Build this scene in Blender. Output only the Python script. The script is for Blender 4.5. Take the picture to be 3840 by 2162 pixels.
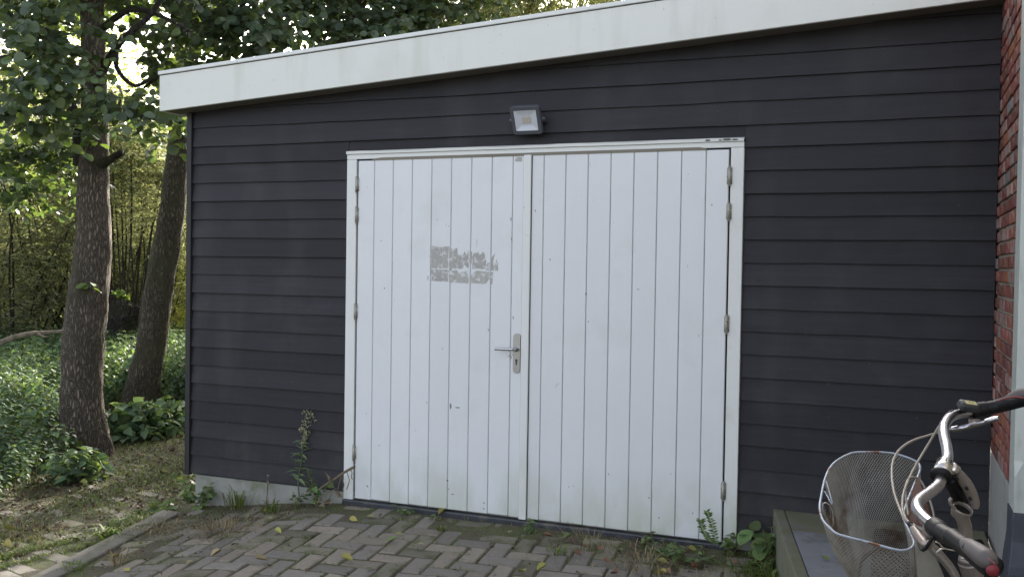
import bpy, math, random
import numpy as np
from mathutils import Matrix, Vector, noise as mnoise
random.seed(7)
RNG = np.random.default_rng(11)
S = bpy.context.scene
for o in list(bpy.data.objects): bpy.data.objects.remove(o)

# ------------------------------------------------------------------ camera
CAM = np.array([1.2001, -5.155, 1.5872]); FPX = 3591.6; PW, PH = 3840., 2162.
RX, RY, RZ = 0.0196, 0.381, 0.0192
def _rot(r):
    th = np.linalg.norm(r); k = r/th
    K = np.array([[0,-k[2],k[1]],[k[2],0,-k[0]],[-k[1],k[0],0]])
    return np.eye(3)+math.sin(th)*K+(1-math.cos(th))*K@K
RC = _rot(np.array([RX,RY,RZ])) @ np.array([[1,0,0],[0,0,-1],[0,1,0]])     # rows: right, down, forward
cd = bpy.data.cameras.new('camera'); cam = bpy.data.objects.new('camera', cd); S.collection.objects.link(cam)
cam.matrix_world = Matrix([[RC[0][i], -RC[1][i], -RC[2][i], CAM[i]] for i in range(3)]+[[0,0,0,1]])
cd.sensor_width = 36; cd.lens = FPX/PW*36; cd.clip_start = .05; cd.clip_end = 500
S.camera = cam
def at(u, v, d):                       # photograph pixel + distance along the view axis -> world point
    r = RC.T @ np.array([(u-PW/2)/FPX, (v-PH/2)/FPX, 1.0])
    return CAM + d*r

# ------------------------------------------------------------------ light
SUN_EL = math.radians(22); SUN_AZ = math.atan2(-.20, .98)      # x,y direction towards the sun
w = bpy.data.worlds.new('World'); S.world = w; w.use_nodes = True
nt = w.node_tree; nt.nodes.clear()
sky = nt.nodes.new('ShaderNodeTexSky'); sky.sky_type = 'NISHITA'; sky.sun_disc = False
sky.sun_elevation = SUN_EL; sky.sun_rotation = SUN_AZ
sky.air_density = .45; sky.dust_density = 4.0; sky.ozone_density = .0
bg = nt.nodes.new('ShaderNodeBackground'); bg.inputs['Strength'].default_value = 0.15
wo = nt.nodes.new('ShaderNodeOutputWorld')
hz = nt.nodes.new('ShaderNodeHueSaturation'); hz.inputs['Saturation'].default_value = .42      # hazy, whitish sky
nt.links.new(sky.outputs[0], hz.inputs['Color']); nt.links.new(hz.outputs[0], bg.inputs[0]); nt.links.new(bg.outputs[0], wo.inputs[0])
sl = bpy.data.lights.new('sun', 'SUN'); sl.energy = 4.2; sl.angle = math.radians(.8); sl.color = (1, .93, .80)
so = bpy.data.objects.new('sun', sl); S.collection.objects.link(so)
sd = Vector((math.cos(SUN_EL)*math.sin(SUN_AZ), math.cos(SUN_EL)*math.cos(SUN_AZ), math.sin(SUN_EL)))
so.rotation_euler = sd.to_track_quat('Z', 'Y').to_euler(); so.location = (0, 0, 20)
S.view_settings.view_transform = 'Standard'; S.view_settings.look = 'None'
S.view_settings.exposure = 2.33; S.view_settings.gamma = 1
S.view_settings.use_curve_mapping = False
S.render.engine = 'CYCLES'
S.cycles.max_bounces = 8; S.cycles.diffuse_bounces = 4; S.cycles.transmission_bounces = 4

# ------------------------------------------------------------------ materials
def mat(name, col, rough=.6, metal=0., spec=.5, var=0., obj_var=0., nscale=8., stretch=(1,1,1), bump=0., bscale=60., bstretch=None,
        col2=None, c2scale=3., c2lo=.5, c2hi=.65, c2detail=4, isl=False, translucent=0., tcol=None, hue=.0, coat=0.):
    m = bpy.data.materials.new(name); m.use_nodes = True; t = m.node_tree; N = t.nodes; L = t.links
    b = N['Principled BSDF']; b.inputs['Roughness'].default_value = rough; b.inputs['Metallic'].default_value = metal
    b.inputs['Specular IOR Level'].default_value = spec
    if coat: b.inputs['Coat Weight'].default_value = coat
    tc = N.new('ShaderNodeTexCoord')
    def noi(scale, detail, st):
        mp = N.new('ShaderNodeMapping'); mp.inputs['Scale'].default_value = st; L.new(tc.outputs['Object'], mp.inputs[0])
        n = N.new('ShaderNodeTexNoise'); n.inputs['Scale'].default_value = scale; n.inputs['Detail'].default_value = detail
        n.inputs['Roughness'].default_value = .6
        L.new(mp.outputs[0], n.inputs['Vector']); return n.outputs['Fac']
    cn = N.new('ShaderNodeRGB'); cn.outputs[0].default_value = (*col, 1); c = cn.outputs[0]
    if col2 is not None:
        f = noi(c2scale, c2detail, (1,1,1)); mr = N.new('ShaderNodeMapRange'); mr.inputs[1].default_value = c2lo; mr.inputs[2].default_value = c2hi
        L.new(f, mr.inputs[0]); mx = N.new('ShaderNodeMix'); mx.data_type = 'RGBA'; L.new(mr.outputs[0], mx.inputs[0])
        L.new(c, mx.inputs[6]); mx.inputs[7].default_value = (*col2, 1); c = mx.outputs[2]
    val = None
    def scaleval(src, amt, val):
        mr = N.new('ShaderNodeMapRange'); mr.inputs[1].default_value = 0; mr.inputs[2].default_value = 1
        mr.inputs[3].default_value = 1-amt; mr.inputs[4].default_value = 1+amt; L.new(src, mr.inputs[0])
        if val is None: return mr.outputs[0]
        mm = N.new('ShaderNodeMath'); mm.operation = 'MULTIPLY'; L.new(val, mm.inputs[0]); L.new(mr.outputs[0], mm.inputs[1]); return mm.outputs[0]
    if var:
        f = noi(nscale, 5, stretch); val = scaleval(f, var, val)
    rnd = None
    if isl: g = N.new('ShaderNodeNewGeometry'); rnd = g.outputs['Random Per Island']
    elif obj_var: oi = N.new('ShaderNodeObjectInfo'); rnd = oi.outputs['Random']
    if rnd is not None and obj_var: val = scaleval(rnd, obj_var, val)
    if val is not None or hue:
        hs = N.new('ShaderNodeHueSaturation'); L.new(c, hs.inputs['Color'])
        if val is not None: L.new(val, hs.inputs['Value'])
        if hue and rnd is not None:
            wn = N.new('ShaderNodeTexWhiteNoise'); wn.noise_dimensions = '1D'; L.new(rnd, wn.inputs['W'])
            mr = N.new('ShaderNodeMapRange'); mr.inputs[3].default_value = .5-hue; mr.inputs[4].default_value = .5+hue
            L.new(wn.outputs[0], mr.inputs[0]); L.new(mr.outputs[0], hs.inputs['Hue'])
        c = hs.outputs[0]
    L.new(c, b.inputs['Base Color'])
    if bump:
        f = noi(bscale, 6, bstretch or stretch); bp = N.new('ShaderNodeBump'); bp.inputs['Strength'].default_value = 1.
        bp.inputs['Distance'].default_value = bump; L.new(f, bp.inputs['Height']); L.new(bp.outputs[0], b.inputs['Normal'])
    if translucent:
        tr = N.new('ShaderNodeBsdfTranslucent'); ms = N.new('ShaderNodeMixShader'); ms.inputs[0].default_value = translucent
        if tcol:
            mx = N.new('ShaderNodeMix'); mx.data_type = 'RGBA'; mx.blend_type = 'MULTIPLY'; mx.inputs[0].default_value = 1
            L.new(c, mx.inputs[6]); mx.inputs[7].default_value = (*tcol, 1); L.new(mx.outputs[2], tr.inputs[0])
        else: L.new(c, tr.inputs[0])
        out = N['Material Output']; L.new(b.outputs[0], ms.inputs[1]); L.new(tr.outputs[0], ms.inputs[2]); L.new(ms.outputs[0], out.inputs[0])
    return m
M = {}
M['siding'] = mat('black_siding', (.026,.025,.030), .62, spec=.35, var=.30, nscale=3, stretch=(.6,6,14), bump=.0014, bscale=26, bstretch=(1.2,20,26), obj_var=.26,
                  col2=(.042,.041,.045), c2scale=2.2, c2lo=.52, c2hi=.80)
M['siding_side'] = mat('black_trim', (.022,.021,.022), .6, var=.2, bump=.001, bscale=20)
M['door'] = mat('white_door_paint', (.755,.772,.782), .42, var=.05, nscale=2.5, bump=.0005, bscale=35, bstretch=(12,12,1), obj_var=.02,
                col2=(.66,.675,.64), c2scale=2.3, c2lo=.56, c2hi=.85)
M['frame'] = mat('white_frame_paint', (.77,.785,.76), .45, var=.05, nscale=3, bump=.0004, bscale=40, col2=(.62,.62,.56), c2scale=5, c2lo=.62, c2hi=.85)
M['fascia'] = mat('cream_fascia_paint', (.76,.77,.72), .45, var=.04, nscale=1.5, stretch=(.3,1,1), bump=.0004, bscale=30, col2=(.66,.67,.60), c2scale=1.6, c2lo=.52, c2hi=.8)
M['rawwood'] = mat('bare_weathered_wood', (.22,.20,.16), .8, var=.3, nscale=30, stretch=(.1,1,1))
M['soffit'] = mat('soffit_paint', (.16,.145,.125), .7, var=.15, nscale=6)
M['gap'] = mat('dark_gap', (.015,.015,.015), .9)
M['groove'] = mat('grey_groove', (.14,.14,.13), .8, var=.4, nscale=12, stretch=(1,1,.3))  # dark grey for plank grooves, meeting gap and flaked spots
M['concrete'] = mat('concrete', (.30,.30,.27), .85, var=.25, nscale=14, bump=.003, bscale=45, col2=(.16,.18,.11), c2scale=5, c2lo=.5, c2hi=.72)
M['threshold'] = mat('dark_threshold', (.045,.048,.056), .38, var=.4, nscale=14, bump=.001, bscale=40, col2=(.12,.12,.10), c2scale=9, c2lo=.55, c2hi=.7)
M['roof'] = mat('roof_felt', (.06,.06,.06), .9, var=.3, bump=.003)
M['steel'] = mat('brushed_steel', (.44,.43,.41), .36, metal=.9, var=.08, nscale=40, stretch=(1,1,.1))
M['lever'] = mat('satin_lever', (.55,.55,.55), .25, metal=1.)
M['hinge'] = mat('painted_hinge', (.40,.39,.34), .5, metal=.4, var=.3, nscale=50, col2=(.22,.13,.07), c2scale=40, c2lo=.58, c2hi=.66)
M['black'] = mat('black_plastic', (.006,.006,.007), .5, spec=.3, var=.2)
M['keyhole'] = mat('keyhole_black', (.05,.05,.05), .5)
M['residue'] = mat('grey_glue_residue', (.43,.425,.395), .7, var=.34, nscale=45, bump=.0006, bscale=120, obj_var=.08, col2=(.62,.63,.63), c2scale=34, c2lo=.55, c2hi=.60)
M['scuff'] = mat('dark_scuff', (.22,.21,.19), .8)
M['lamp_body'] = mat('lamp_housing', (.085,.09,.105), .42, var=.1)
M['lamp_white'] = mat('lamp_reflector', (.62,.64,.70), .35)
M['lamp_led'] = mat('lamp_led_chip', (.52,.47,.42), .5, var=.3, nscale=120)
def glass(name):
    m = bpy.data.materials.new(name); m.use_nodes = True; b = m.node_tree.nodes['Principled BSDF']
    b.inputs['Transmission Weight'].default_value = 1; b.inputs['Roughness'].default_value = .02; b.inputs['IOR'].default_value = 1.3; return m
M['glass'] = glass('lamp_glass')
M['brick'] = mat('red_house_brick', (.205,.066,.050), .85, var=.35, nscale=22, bump=.004, bscale=60, obj_var=.35, hue=.012, col2=(.30,.20,.17), c2scale=13, c2lo=.54, c2hi=.70)
M['brick_b'] = mat('orange_house_brick', (.27,.10,.05), .85, var=.35, nscale=22, bump=.004, bscale=60, obj_var=.2)
M['brick_w'] = mat('whitened_house_brick', (.29,.22,.195), .9, var=.3, nscale=18, bump=.004, bscale=60, obj_var=.2, col2=(.30,.10,.07), c2scale=18, c2lo=.5, c2hi=.6)
M['brick_g'] = mat('grey_house_brick', (.19,.17,.165), .9, var=.3, nscale=18, bump=.004, bscale=60, obj_var=.2)
M['mortar'] = mat('lime_mortar', (.31,.28,.225), .95, var=.25, nscale=30, bump=.003, bscale=70)
M['render'] = mat('pale_render', (.33,.325,.30), .9, var=.2, nscale=9, bump=.003, bscale=50, col2=(.24,.24,.215), c2scale=5, c2lo=.5, c2hi=.75)
M['doorframe'] = mat('pale_green_frame', (.53,.56,.52), .4, var=.04, nscale=5)
M['bluestone'] = mat('blue_stone', (.06,.066,.082), .6, var=.25, nscale=20, bump=.001, bscale=60)
M['tile'] = mat('grey_step_tile', (.215,.22,.235), .75, var=.18, nscale=14, bump=.0015, bscale=90, col2=(.12,.125,.11), c2scale=4, c2lo=.5, c2hi=.7)
M['mosstile'] = mat('mossy_step_stone', (.150,.150,.092), .9, var=.3, nscale=10, bump=.002, bscale=60, col2=(.16,.16,.135), c2scale=6, c2lo=.48, c2hi=.66)
M['mat'] = mat('black_doormat', (.006,.006,.006), .95, var=.5, nscale=60, bump=.01, bscale=120)
M['paver'] = mat('clay_paver', (.262,.228,.180), .88, var=.30, nscale=26, bump=.0025, bscale=70, obj_var=.24, hue=.006, col2=(.13,.125,.065), c2scale=9, c2lo=.56, c2hi=.74)
M['paver_p'] = mat('purple_clay_paver', (.208,.188,.160), .85, var=.28, nscale=26, bump=.0025, bscale=70, obj_var=.22, hue=.006, col2=(.13,.125,.065), c2scale=7, c2lo=.58, c2hi=.74)
M['paver_m'] = mat('mossy_clay_paver', (.195,.178,.130), .92, var=.32, nscale=20, bump=.003, bscale=60, obj_var=.3, col2=(.105,.11,.055), c2scale=10, c2lo=.48, c2hi=.62)
M['kerb'] = mat('kerb_stone', (.17,.16,.135), .9, var=.25, nscale=16, bump=.003, bscale=60, col2=(.10,.105,.06), c2scale=6, c2lo=.5, c2hi=.68)
M['soil'] = mat('mossy_soil', (.095,.080,.053), .97, var=.5, nscale=5, bump=.015, bscale=35, col2=(.085,.095,.038), c2scale=6, c2lo=.46, c2hi=.58, c2detail=8)
def bark(name, c1, c2, moss, sc=1.):
    m = bpy.data.materials.new(name); m.use_nodes = True; t = m.node_tree; N = t.nodes; L = t.links; b = N['Principled BSDF']; b.inputs['Roughness'].default_value = .95
    tc = N.new('ShaderNodeTexCoord'); mp = N.new('ShaderNodeMapping'); mp.inputs['Scale'].default_value = (42*sc, 42*sc, 11*sc); L.new(tc.outputs['Object'], mp.inputs[0])
    dn = N.new('ShaderNodeTexNoise'); dn.inputs['Scale'].default_value = 1.3; dn.inputs['Detail'].default_value = 5; L.new(mp.outputs[0], dn.inputs['Vector'])
    ad = N.new('ShaderNodeVectorMath'); ad.operation = 'MULTIPLY_ADD'; ad.inputs[1].default_value = (1.6,1.6,1.6); L.new(dn.outputs['Color'], ad.inputs[0]); L.new(mp.outputs[0], ad.inputs[2])
    vo = N.new('ShaderNodeTexVoronoi'); vo.feature = 'DISTANCE_TO_EDGE'; vo.inputs['Scale'].default_value = 1.; L.new(ad.outputs[0], vo.inputs['Vector'])
    cr = N.new('ShaderNodeValToRGB'); cr.color_ramp.elements[0].position = 0; cr.color_ramp.elements[0].color = (*c1, 1)
    cr.color_ramp.elements[1].position = .28; cr.color_ramp.elements[1].color = (*c2, 1); L.new(vo.outputs['Distance'], cr.inputs[0])
    n2 = N.new('ShaderNodeTexNoise'); n2.inputs['Scale'].default_value = 3.2; n2.inputs['Detail'].default_value = 8; L.new(tc.outputs['Object'], n2.inputs['Vector'])
    mr = N.new('ShaderNodeMapRange'); mr.inputs[1].default_value = .48; mr.inputs[2].default_value = .66; L.new(n2.outputs[0], mr.inputs[0])
    mx = N.new('ShaderNodeMix'); mx.data_type = 'RGBA'; mx.inputs[7].default_value = (*moss, 1); L.new(mr.outputs[0], mx.inputs[0]); L.new(cr.outputs[0], mx.inputs[6])
    n3 = N.new('ShaderNodeTexNoise'); n3.inputs['Scale'].default_value = 30; n3.inputs['Detail'].default_value = 5; L.new(tc.outputs['Object'], n3.inputs['Vector'])
    m3 = N.new('ShaderNodeMapRange'); m3.inputs[1].default_value = .66; m3.inputs[2].default_value = .72; L.new(n3.outputs[0], m3.inputs[0])
    mx2 = N.new('ShaderNodeMix'); mx2.data_type = 'RGBA'; mx2.inputs[7].default_value = (.30,.29,.23,1); L.new(m3.outputs[0], mx2.inputs[0]); L.new(mx.outputs[2], mx2.inputs[6])
    L.new(mx2.outputs[2], b.inputs['Base Color'])
    bp = N.new('ShaderNodeBump'); bp.inputs['Distance'].default_value = .03; bp.inputs['Strength'].default_value = 1
    m4 = N.new('ShaderNodeMapRange'); m4.inputs[2].default_value = .3; L.new(vo.outputs['Distance'], m4.inputs[0]); L.new(m4.outputs[0], bp.inputs['Height']); L.new(bp.outputs[0], b.inputs['Normal'])
    return m
M['bark'] = bark('alder_bark', (.082,.066,.050), (.265,.212,.160), (.10,.085,.055))
M['bark_moss'] = bark('mossy_bark', (.055,.045,.030), (.165,.135,.09), (.09,.09,.045))
M['bark_dark'] = bark('dark_bark', (.018,.014,.011), (.055,.045,.035), (.05,.05,.025), .6)
M['twig'] = mat('twig_bark', (.055,.042,.030), .9, var=.4, nscale=20)
M['deadwood'] = mat('dead_branch', (.24,.19,.15), .9, var=.4, nscale=30)
M['deadtwig'] = mat('dead_stem', (.17,.14,.09), .9, var=.4, nscale=30)
M['alder'] = mat('alder_leaf', (.088,.126,.080), .46, spec=.6, isl=True, obj_var=.45, hue=.03, translucent=.33, tcol=(1.9,1.9,.5))
M['alder_leaf'] = mat('single_alder_leaf', (.088,.126,.080), .46, spec=.6, obj_var=.45, hue=.03, translucent=.33, tcol=(1.9,1.9,.5))
M['willow'] = mat('willow_leaf', (.20,.215,.145), .5, spec=.4, isl=True, obj_var=.5, hue=.03, translucent=.55, tcol=(2.1,2.1,1.2))
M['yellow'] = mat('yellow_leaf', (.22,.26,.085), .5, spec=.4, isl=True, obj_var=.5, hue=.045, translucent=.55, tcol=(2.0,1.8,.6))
M['nettle'] = mat('nettle_leaf', (.140,.215,.120), .6, spec=.35, isl=True, obj_var=.5, hue=.025, translucent=.28, tcol=(1.7,1.6,.6))
M['weed'] = mat('weed_leaf', (.14,.21,.075), .5, spec=.35, isl=True, obj_var=.45, hue=.03, translucent=.3, tcol=(1.6,1.5,.6))
M['weed1'] = mat('single_weed_leaf', (.20,.27,.15), .5, spec=.35, obj_var=.35, hue=.02, translucent=.3, tcol=(1.5,1.5,.7))
M['bloom'] = mat('seed_heads', (.40,.39,.24), .8, isl=True, obj_var=.5, hue=.04, translucent=.2)
M['grass'] = mat('grass_blade', (.15,.20,.06), .5, spec=.3, isl=True, obj_var=.5, hue=.04, translucent=.3, tcol=(1.5,1.4,.6))
M['straw'] = mat('dry_grass', (.30,.24,.13), .8, isl=True, obj_var=.5, hue=.02, translucent=.2)
M['litter'] = mat('brown_leaf_litter', (.105,.062,.036), .75, isl=True, obj_var=.6, hue=.04, translucent=.15)
M['litter_y'] = mat('yellow_leaf_litter', (.18,.17,.055), .6, isl=True, obj_var=.5, hue=.035, translucent=.2)
M['leaf_yellow'] = mat('fallen_yellow_leaf', (.36,.34,.09), .55, var=.25, nscale=40, obj_var=.25, hue=.02, col2=(.25,.13,.05), c2scale=45, c2lo=.6, c2hi=.7, translucent=.15)
M['leaf_brown'] = mat('fallen_brown_leaf', (.20,.095,.055), .7, var=.3, nscale=40, obj_var=.4)
M['leaf_green'] = mat('fallen_green_leaf', (.13,.18,.06), .5, var=.2, nscale=40, obj_var=.2)
M['leaf_tan'] = mat('fallen_tan_leaf', (.33,.27,.15), .7, var=.25, nscale=40, obj_var=.2)
M['alu'] = mat('handlebar_aluminium', (.46,.45,.48), .30, metal=1., var=.06, nscale=60)
M['alu_paint'] = mat('silver_pink_paint', (.30,.262,.235), .38, metal=.6, var=.12, nscale=30)
M['chrome'] = mat('polished_clamp', (.66,.64,.61), .2, metal=1.)
M['rubber'] = mat('grip_rubber', (.008,.008,.009), .5, spec=.3, var=.2, nscale=60)
M['grip_grey'] = mat('grip_grey_rubber', (.105,.095,.092), .55, spec=.3, var=.25, nscale=50)
M['red'] = mat('red_end_plug', (.20,.020,.032), .5, var=.3, nscale=80)
M['lcd'] = mat('yellow_display_label', (.40,.37,.15), .5, var=.12, nscale=90)
M['shifter'] = mat('shifter_grey', (.028,.031,.033), .4, spec=.4)
M['cable'] = mat('beige_cable', (.27,.235,.195), .45, var=.1)
M['rim_wire'] = mat('basket_rim_wire', (.30,.34,.40), .42, metal=.35, var=.2, nscale=30, col2=(.17,.07,.035), c2scale=16, c2lo=.565, c2hi=.60)
M['mesh_wire'] = mat('rusty_basket_mesh', (.34,.33,.30), .5, metal=.5, var=.35, nscale=30, col2=(.15,.095,.06), c2scale=9, c2lo=.53, c2hi=.68)
M['rust'] = mat('rusty_wire', (.075,.032,.02), .8, var=.3, nscale=40)
M['tyre'] = mat('tyre_rubber', (.02,.02,.02), .8)

def layer(m, col, scale, stretch, lo, hi, z=None, amt=1., detail=6):      # stains, specks and grime on top of a material
    t = m.node_tree; N = t.nodes; L = t.links; b = N['Principled BSDF']; src = b.inputs['Base Color'].links[0].from_socket
    tc = N.new('ShaderNodeTexCoord'); mp = N.new('ShaderNodeMapping'); mp.inputs['Scale'].default_value = stretch; mp.inputs['Location'].default_value = (scale*.37, 1.7, lo*9)
    L.new(tc.outputs['Object'], mp.inputs[0]); n = N.new('ShaderNodeTexNoise'); n.inputs['Scale'].default_value = scale; n.inputs['Detail'].default_value = detail; L.new(mp.outputs[0], n.inputs[0])
    mr = N.new('ShaderNodeMapRange'); mr.inputs[1].default_value = lo; mr.inputs[2].default_value = hi; mr.inputs[4].default_value = amt; L.new(n.outputs[0], mr.inputs[0]); f = mr.outputs[0]
    if z:
        sp = N.new('ShaderNodeSeparateXYZ'); L.new(tc.outputs['Object'], sp.inputs[0]); m2 = N.new('ShaderNodeMapRange'); m2.inputs[1].default_value = z[0]; m2.inputs[2].default_value = z[1]
        L.new(sp.outputs[2], m2.inputs[0]); mm = N.new('ShaderNodeMath'); mm.operation = 'MULTIPLY'; L.new(f, mm.inputs[0]); L.new(m2.outputs[0], mm.inputs[1]); f = mm.outputs[0]
    mx = N.new('ShaderNodeMix'); mx.data_type = 'RGBA'; L.new(f, mx.inputs[0]); L.new(src, mx.inputs[6]); mx.inputs[7].default_value = (*col, 1); L.new(mx.outputs[2], b.inputs['Base Color'])
layer(M['door'], (.50,.54,.42), 5, (1,1,.5), .40, .62, (.42,.02), .75)         # algae creeping up the foot of the doors
layer(M['door'], (.50,.50,.46), 34, (1,1,.35), .735, .76, None, .6)
layer(M['frame'], (.48,.50,.40), 6, (1,1,.5), .40, .62, (.5,.02), .8)
layer(M['frame'], (.42,.41,.37), 30, (1,1,.4), .71, .74, None, .7)
layer(M['siding'], (.16,.155,.15), 60, (1,1,1), .735, .76, None, .7)
layer(M['siding'], (.060,.058,.060), 1.2, (2,2,.5), .52, .70, None, .5)
layer(M['siding'], (.055,.057,.048), 7, (1,1,1), .45, .66, (.45,.05), .7)
layer(M['fascia'], (.60,.61,.53), 9, (1,1,.12), .54, .72, None, .5)
layer(M['fascia'], (.45,.45,.38), 60, (1,1,.5), .70, .74, None, .6)
layer(M['doorframe'], (.30,.31,.27), 20, (1,1,.3), .56, .72, None, .5)
layer(M['paver'], (.30,.28,.25), 90, (1,1,1), .66, .72, None, .6)
layer(M['alu'], (.22,.19,.17), 60, (1,1,1), .60, .68, None, .6)
layer(M['rubber'], (.05,.045,.04), 40, (1,1,1), .56, .70, None, .5)
layer(M['deadwood'], (.10,.09,.05), 12, (1,1,1), .5, .6, None, .7)

# ------------------------------------------------------------------ object helpers
COL = S.collection
def wloc(o):
    p = Vector((0,0,0))
    while o is not None: p += o.location; o = o.parent
    return p
def tag(o, label=None, cat=None, group=None, kind=None):
    if label: o['label'] = label
    if cat: o['category'] = cat
    if group: o['group'] = group
    if kind: o['kind'] = kind
    return o
def thing(name, loc, label, cat, group=None):
    o = bpy.data.objects.new(name, None); COL.objects.link(o); o.location = loc; o.empty_display_size = .1
    return tag(o, label, cat, group)
def inst(name, me, loc, parent=None, rot=None):           # an object on shared mesh data at a world position
    o = bpy.data.objects.new(name, me); COL.objects.link(o)
    p = Vector(loc)
    if parent is not None: p = p - wloc(parent); o.parent = parent
    o.location = p
    if rot is not None: o.rotation_euler = rot
    return o
def raw(name, V, F, m, off=(0,0,0), smooth=False):
    me = bpy.data.meshes.new(name); V = np.asarray(V, float) - np.asarray(off, float)
    if isinstance(F, np.ndarray):
        n, k = F.shape
        me.vertices.add(len(V)); me.vertices.foreach_set('co', V.ravel())
        me.loops.add(n*k); me.loops.foreach_set('vertex_index', F.ravel().astype(np.int32))
        me.polygons.add(n); me.polygons.foreach_set('loop_start', (np.arange(n)*k).astype(np.int32))
        me.polygons.foreach_set('loop_total', np.full(n, k, np.int32)); me.update(calc_edges=True); me.validate()
    else: me.from_pydata([tuple(v) for v in V], [], F); me.update()
    me.materials.append(m)
    if smooth: me.polygons.foreach_set('use_smooth', [True]*len(me.polygons))
    return me
def build(name, V, F, m, parent=None, smooth=False, origin=None):
    if parent is not None and origin is None: origin = wloc(parent)
    if origin is None: origin = (0,0,0)
    me = raw(name, V, F, m, origin, smooth)
    return inst(name, me, origin, parent)
class MB:
    def __init__(s): s.v = []; s.f = []
    def add(s, V, F):
        b = len(s.v); s.v += [tuple(map(float, v)) for v in V]; s.f += [tuple(b+i for i in f) for f in F]; return s
    def box(s, a, b, ch=0):
        x0,y0,z0 = a; x1,y1,z1 = b
        return s.add([(x0,y0,z0),(x1,y0,z0),(x1,y1,z0),(x0,y1,z0),(x0,y0,z1),(x1,y0,z1),(x1,y1,z1),(x0,y1,z1)],
                     [(0,3,2,1),(4,5,6,7),(0,1,5,4),(1,2,6,5),(2,3,7,6),(3,0,4,7)])
    def prism(s, poly, y0, y1):              # polygon in x,z extruded along y (y0 front)
        n = len(poly); f0 = y0 if callable(y0) else (lambda x,z: y0)
        V = [(x, f0(x,z), z) for x,z in poly]+[(x, y1, z) for x,z in poly]
        F = [tuple(range(n)), tuple(range(2*n-1, n-1, -1))]+[(i, i+n, (i+1)%n+n, (i+1)%n) for i in range(n)]
        return s.add(V, F)
    def tube(s, P, R, n=10, closed=False, cap=True, squash=None):
        P = [np.array(p, float) for p in P]; m = len(P)
        if not hasattr(R, '__len__'): R = [R]*m
        V = []; up = None
        for i in range(m):
            a = P[(i-1)%m] if (i or closed) else P[0]; c = P[(i+1)%m] if (i < m-1 or closed) else P[-1]
            t = c-a; t = t/(np.linalg.norm(t)+1e-12)
            if up is None:
                up = np.array([0,0,1.]) if abs(t[2]) < .9 else np.array([1.,0,0])
            up = up - t*(up@t); up = up/(np.linalg.norm(up)+1e-12); sd_ = np.cross(t, up)
            for k in range(n):
                an = 2*math.pi*k/n; V.append(P[i]+R[i]*(math.cos(an)*sd_+math.sin(an)*up*(squash or 1)))
        F = []
        for i in range(m if closed else m-1):
            j = (i+1)%m
            for k in range(n): F.append((i*n+k, i*n+(k+1)%n, j*n+(k+1)%n, j*n+k))
        if cap and not closed: F.append(tuple(range(n))[::-1]); F.append(tuple((m-1)*n+k for k in range(n)))
        return s.add(V, F)
    def build(s, name, m, parent=None, smooth=False, origin=None): return build(name, s.v, s.f, m, parent, smooth, origin)
def spline(P, k=8, closed=False):
    P = [np.array(p, float) for p in P]; n = len(P); out = []
    for i in range(n if closed else n-1):
        if closed: a,b,c,d = P[(i-1)%n],P[i],P[(i+1)%n],P[(i+2)%n]
        else: a,b,c,d = P[max(i-1,0)],P[i],P[i+1],P[min(i+2,n-1)]
        for j in range(k):
            t = j/k; out.append(.5*((2*b)+(-a+c)*t+(2*a-5*b+4*c-d)*t*t+(-a+3*b-3*c+d)*t**3))
    if not closed: out.append(P[-1])
    return out
def bevel(o, wdt, seg=1):
    md = o.modifiers.new('bevel', 'BEVEL'); md.width = wdt; md.segments = seg; md.limit_method = 'ANGLE'; return o

# ------------------------------------------------------------------ leaves
def leaf_shape(L, W, kind='round', fold=.18, droop=.25):
    # returns verts (n,3), tris (m,3): x along the leaf, y across, z normal
    if kind == 'round': prof = [(0,.0),(.18,.30),(.45,.50),(.75,.46),(.95,.24),(1.0,0)]
    elif kind == 'ovate': prof = [(0,0),(.12,.34),(.32,.50),(.62,.34),(1.0,0)]
    elif kind == 'narrow': prof = [(0,0),(.4,.5),(1.0,0)]
    else: prof = [(0,0),(.25,.45),(.6,.42),(1,0)]
    mid = [(x*L, 0, -droop*L*x*x) for x,_ in prof]
    V = list(mid); F = []; n = len(mid); side = {}
    for sgn in (1,-1):
        ids = [0]
        for x,y in prof[1:-1]: ids.append(len(V)); V.append((x*L, sgn*y*W, fold*W*y*2-droop*L*x*x))
        ids.append(n-1)
        for i in range(n-1):
            a,b,c,d = i, i+1, ids[i+1], ids[i]
            q = [a,b,c,d] if sgn > 0 else [a,d,c,b]
            q2 = []
            for t in q:
                if t not in q2: q2.append(t)
            if len(q2) == 3: F.append(q2)
            elif len(q2) == 4: F.append([q2[0],q2[1],q2[2]]); F.append([q2[0],q2[2],q2[3]])
    return np.array(V, float), np.array(F)
def frames(D, Nn):             # D,N (k,3) -> rotation matrices with columns x=D, y, z=N
    D = D/np.linalg.norm(D, axis=1, keepdims=True)
    Nn = Nn - D*(np.sum(D*Nn, 1, keepdims=True)); Nn = Nn/(np.linalg.norm(Nn, axis=1, keepdims=True)+1e-9)
    Y = np.cross(Nn, D); return np.stack([D, Y, Nn], axis=2)
def scatter(shape, P, R, sc):
    V, F = shape; k = len(P)
    W_ = np.einsum('kij,vj->kvi', R, V)*sc[:,None,None]+P[:,None,:]
    Fa = (F[None]+(np.arange(k)*len(V))[:,None,None]).reshape(-1, 3)
    return W_.reshape(-1,3), Fa
def merge(parts):
    Vs, Fs, b = [], [], 0
    for V,F in parts: Vs.append(V); Fs.append(F+b); b += len(V)
    return np.concatenate(Vs), np.concatenate(Fs)
def unit(k, rng=RNG):
    v = rng.normal(size=(k,3)); return v/np.linalg.norm(v, axis=1, keepdims=True)
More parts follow.
